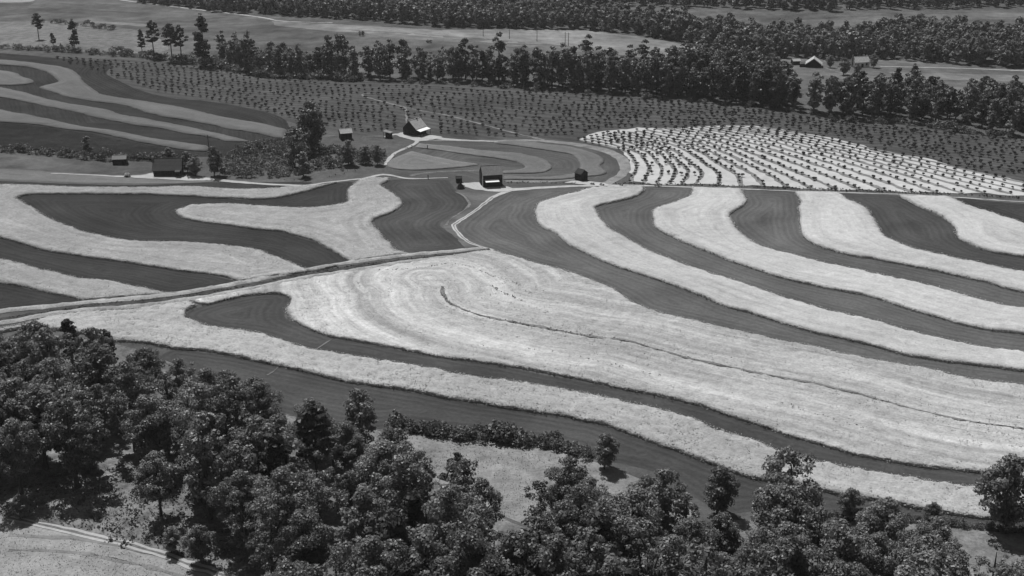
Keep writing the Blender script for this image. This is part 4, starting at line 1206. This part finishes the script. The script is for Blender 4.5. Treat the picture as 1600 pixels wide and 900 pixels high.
gable('gabled_house', 648, 209, 6.6, 7.4, 3.1, 6.2, R(-31), 'dark board house with a pale tin roof and a porch facing the ring shaped strips', 'house', 'wood', 'tinw', .3,
      [('door', ('g', 0, 1.0, 2.0)), ('window', ('g', -1.9, 1.7, .8, 1.1)), ('window', ('g', 1.9, 1.7, .8, 1.1)), ('lean', ('r', -3.7, 3.7, 2.3, 2.8, 2.2, 'white', False)), ('door', ('r', 0, 1.0, 2.0)), ('chimney', (0, 1.5, 6.0, .6))])
gable('tobacco_barn', 767, 289, 6.2, 7.2, 4.5, 7.3, R(-77), 'tall dark barn with a grey roof, a white corner board and one white awning strip', 'barn', 'wood', 'tin', .12,
      [('shelf', (-2.9, 2.1, 2.5)), ('corner', (1,)), ('door', ('r', 2.6, 1.0, 1.9)), ('door', ('g', 0, 1.4, 2.1)), ('window', ('g', 0, 4.8, .7, .8)), ('lean', ('l', -3.2, 3.0, 2.2, 3.0, 2.2, 'tinw', True))])
gable('long_barn', 264, 272, 7.0, 9.8, 2.6, 6.0, R(-84), 'long low dark barn with a shingled roof standing in the white farmyard', 'barn', 'wood', 'shingle', .45,
      [('door', ('r', -1.5, 1.3, 2.0)), ('door', ('r', 2.5, 1.1, 2.0)), ('window', ('r', .6, 1.5, .7, .7)), ('lean', ('r', 3.0, 4.9, 1.8, 2.5, 2.1, 'shingle', False)), ('chimney', (0, -5.3, 0, 6.6))])
gable('small_shed', 908, 281, 3.5, 3.3, 2.7, 4.0, R(42), 'small all dark gabled shed at the end of the track beside the first bright strip', 'shed', 'wood', 'wood', .15,
      [('door', ('g', 0, 1.0, 1.9)), ('window', ('l', 0, 1.5, .6, .6))])
gable('log_shed', 188, 256, 3.4, 5.0, 2.2, 3.3, R(-82), 'low dark shed with a weathered pale roof in front of the left hedgerow', 'shed', 'wood', 'tin', .2,
      [('door', ('r', 1.2, .9, 1.7)), ('lean', ('l', -2.4, 2.4, 1.2, 2.1, 1.8, 'shingle', False))])
gable('hen_house', 717, 285, 2.0, 2.1, 1.7, 2.2, R(-80), 'tiny dark outhouse just left of the tall barn', 'shed', 'wood', 'wood', .12, [('door', ('r', 0, .7, 1.4))])
gable('roadside_shed', 540, 217, 4.0, 4.6, 2.9, 4.3, R(-70), 'shed with a bright ragged roof half hidden behind round trees', 'shed', 'wood', 'tinw', .3, [('door', ('r', 0, 1.0, 1.9))])
gable('farmhouse', 1271, 104, 8.2, 7.5, 2.0, 5.0, R(-14), 'far dark gabled farmhouse with bright gable edges beside the pale field', 'house', 'wood', 'tinw', .5,
      [('barge', ()), ('door', ('g', -.5, 1.1, 1.9)), ('window', ('g', 2.2, 1.3, .8, .9)), ('window', ('g', -2.6, 1.3, .8, .9)), ('lean', ('l', -3.5, 3.5, 3.2, 2.0, 1.7, 'shingle', True))])
gable('farm_shed', 1243, 101, 3.4, 4.2, 2.2, 3.2, R(-80), 'low shed with a small bright roof left of the far farmhouse', 'shed', 'wood', 'tinw', .2, [('door', ('r', 0, 1, 1.7))])
gable('white_house', 1343, 104, 5.5, 8.5, 3.0, 5.4, R(-75), 'far house with a bright roof and white walls between dark trees', 'house', 'white', 'tinw', .4,
      [('door', ('r', 0, 1.1, 2.0)), ('window', ('r', -2.5, 1.7, .9, 1.1)), ('window', ('r', 2.5, 1.7, .9, 1.1)), ('chimney', (0, -4.6, 0, 6.3)), ('window', ('g', 0, 1.7, .9, 1.1))])
gable('cottage', 1574, 177, 4.5, 7.5, 2.4, 4.2, R(-95), 'pale roofed cottage behind trees at the right edge below the far road', 'house', 'white', 'tinw', .3,
      [('door', ('r', 0, 1.0, 1.9)), ('window', ('r', 2.2, 1.5, .8, .9)), ('window', ('r', -2.2, 1.5, .8, .9))])

# the one pitch shed left of the gabled house
x, y = at(607, 215)
e = empty('slant_roof_shed', (x, y, float(hgt(x, y))), R(-20), label='little open shed with one slanting pale roof left of the gabled house', category='shed')
m = MB(); m.box((.2, 0, 1.0), (2.2, 2.0, 2.2)); m.build('walls', M['wood'], e)
m = MB(); m.quadslab((-1.9, -1.4, 2.9), (1.5, -1.4, 2.25), (1.5, 1.4, 2.25), (-1.9, 1.4, 2.9), .1); m.build('roof', M['tin'], e)
m = MB(); m.box((.2, -1.03, .8), (.8, .06, 1.6)); m.build('door', M['dark'], e)
for sx, sy in ((-1.7, -1.2), (-1.7, 1.2)):
    m = MB(); m.box((sx, sy, 1.2), (.12, .12, 3.0)); m.build('post', M['pole'], e)

# heaps
def heap(name, u, v, w, h, mat, label, cat, seed, pointy=1.0, per=60, size=.16, hollow=False):
    rng = np.random.default_rng(seed); x, y = at(u, v)
    e = empty(name, (x, y, float(hgt(x, y))), label=label, category=cat)
    n = int(per * w * w * 2)
    t = rng.uniform(0, 6.28, n); z = rng.uniform(0, 1, n)
    r = w / 2 * (1 - z ** pointy) ** (.5 if pointy > 1 else 1.0)
    C = np.stack([r * np.cos(t), r * np.sin(t), z * h], 1) + rng.normal(size=(n, 3)) * .04
    N = np.stack([np.cos(t), np.sin(t), np.full(n, .7)], 1) + rng.normal(size=(n, 3)) * .5
    V, Q = leaf_quads(C, N, size, rng)
    link('stack', mesh_np('stack', V, [Q], M[mat]), e)
    m = MB()
    K = 14; Z = [0, .35, .65, .88, .98]
    prof = [(w / 2 * .96 * (1 - z ** pointy) ** (.5 if pointy > 1 else 1.0), z * h * .97) for z in Z]
    vs = [(a * math.cos(k * 2 * math.pi / K), a * math.sin(k * 2 * math.pi / K), b) for a, b in prof for k in range(K)]
    fs = [(i * K + k, i * K + (k + 1) % K, (i + 1) * K + (k + 1) % K, (i + 1) * K + k) for i in range(len(Z) - 1) for k in range(K)]
    fs.append(tuple((len(Z) - 1) * K + k for k in range(K)))
    m.add(vs, fs); m.build('core', M[mat], e)
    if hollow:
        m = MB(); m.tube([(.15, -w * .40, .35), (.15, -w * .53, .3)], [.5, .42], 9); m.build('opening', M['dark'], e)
    return e
heap('straw_stack', 199, 276, 2.3, 1.5, 'straw', 'small white domed stack with a dark hollow beside the yard track', 'stack', 5, 2.0, hollow=True)
heap('brush_heap', 719.5, 295, 3.2, 2.5, 'leafd', 'dark pointed brush heap left of the tall barn', 'heap', 6, 1.0, 60, .2)

# utility poles
def pole(u, v, h, label, cross=True, rz=0):
    x, y = at(u, v)
    e = empty('utility_pole', (x, y, float(hgt(x, y))), rz, label=label, category='utility pole', group='wooden utility poles')
    m = MB(); m.tube([(0, 0, -.5), (0, 0, h * .5), (0, 0, h)], [.19, .16, .12], 8); m.build('post', M['pole'], e)
    if cross:
        m = MB(); m.box((0, -.16, h - .7), (1.9, .1, .12)); c = m.build('crossarm', M['pole'], e)
        for k in (-.8, -.4, .4, .8):
            q = MB(); q.tube([(k, -.16, h - .64), (k, -.16, h - .48)], [.05, .04], 6); q.build('insulator', M['white'], c)
    return e
pole(327.5, 247, 9.2, 'dark pole with a crossarm standing between the barn and the thicket', rz=.2)
pole(755, 57, 5.5, 'leftmost of the thin poles on the far pasture')
pole(796, 61, 6, 'second thin pole from the left on the far pasture')
pole(839, 65, 7, 'third thin pole from the left, on the bright part of the far pasture')
pole(883, 71, 8, 'left pole of the close pair on the far pasture')
pole(888, 72, 8, 'right pole of the close pair on the far pasture')
pole(919.5, 80, 6, 'rightmost thin pole beside the far track')
for u, v, lb in ((669, 280, 'short dark post beside the track left of the tall barn'), (294, 279, 'short dark post at the right corner of the long low barn'), (668, 233, 'small dark post in the grain below the gabled house')):
    x, y = at(u, v); m = MB(); m.tube([(0, 0, -.2), (0, 0, 1.4), (0, 0, 1.7)], [.16, .15, .1], 8); m.box((0, 0, 1.25), (.5, .08, .12))
    o = m.build('fence_post', M['pole'], label=lb, category='post'); o.location = (x, y, float(hgt(x, y)))
print('objects', len(bpy.data.objects))

# ------------------------------------------------------------------ the air between
hz = bpy.data.materials.new('air'); hz.use_nodes = True
ht = hz.node_tree; ht.nodes.clear()
ho = ht.nodes.new('ShaderNodeOutputMaterial'); hv = ht.nodes.new('ShaderNodeVolumePrincipled')
hv.inputs['Color'].default_value = (.8, .8, .8, 1); hv.inputs['Density'].default_value = HAZE
hv.inputs['Anisotropy'].default_value = .2
ht.links.new(hv.outputs[0], ho.inputs['Volume'])
m = MB(); m.box((0, 5000, 57), (24000, 14000, 128))
hb = m.build('haze', hz, kind='stuff')
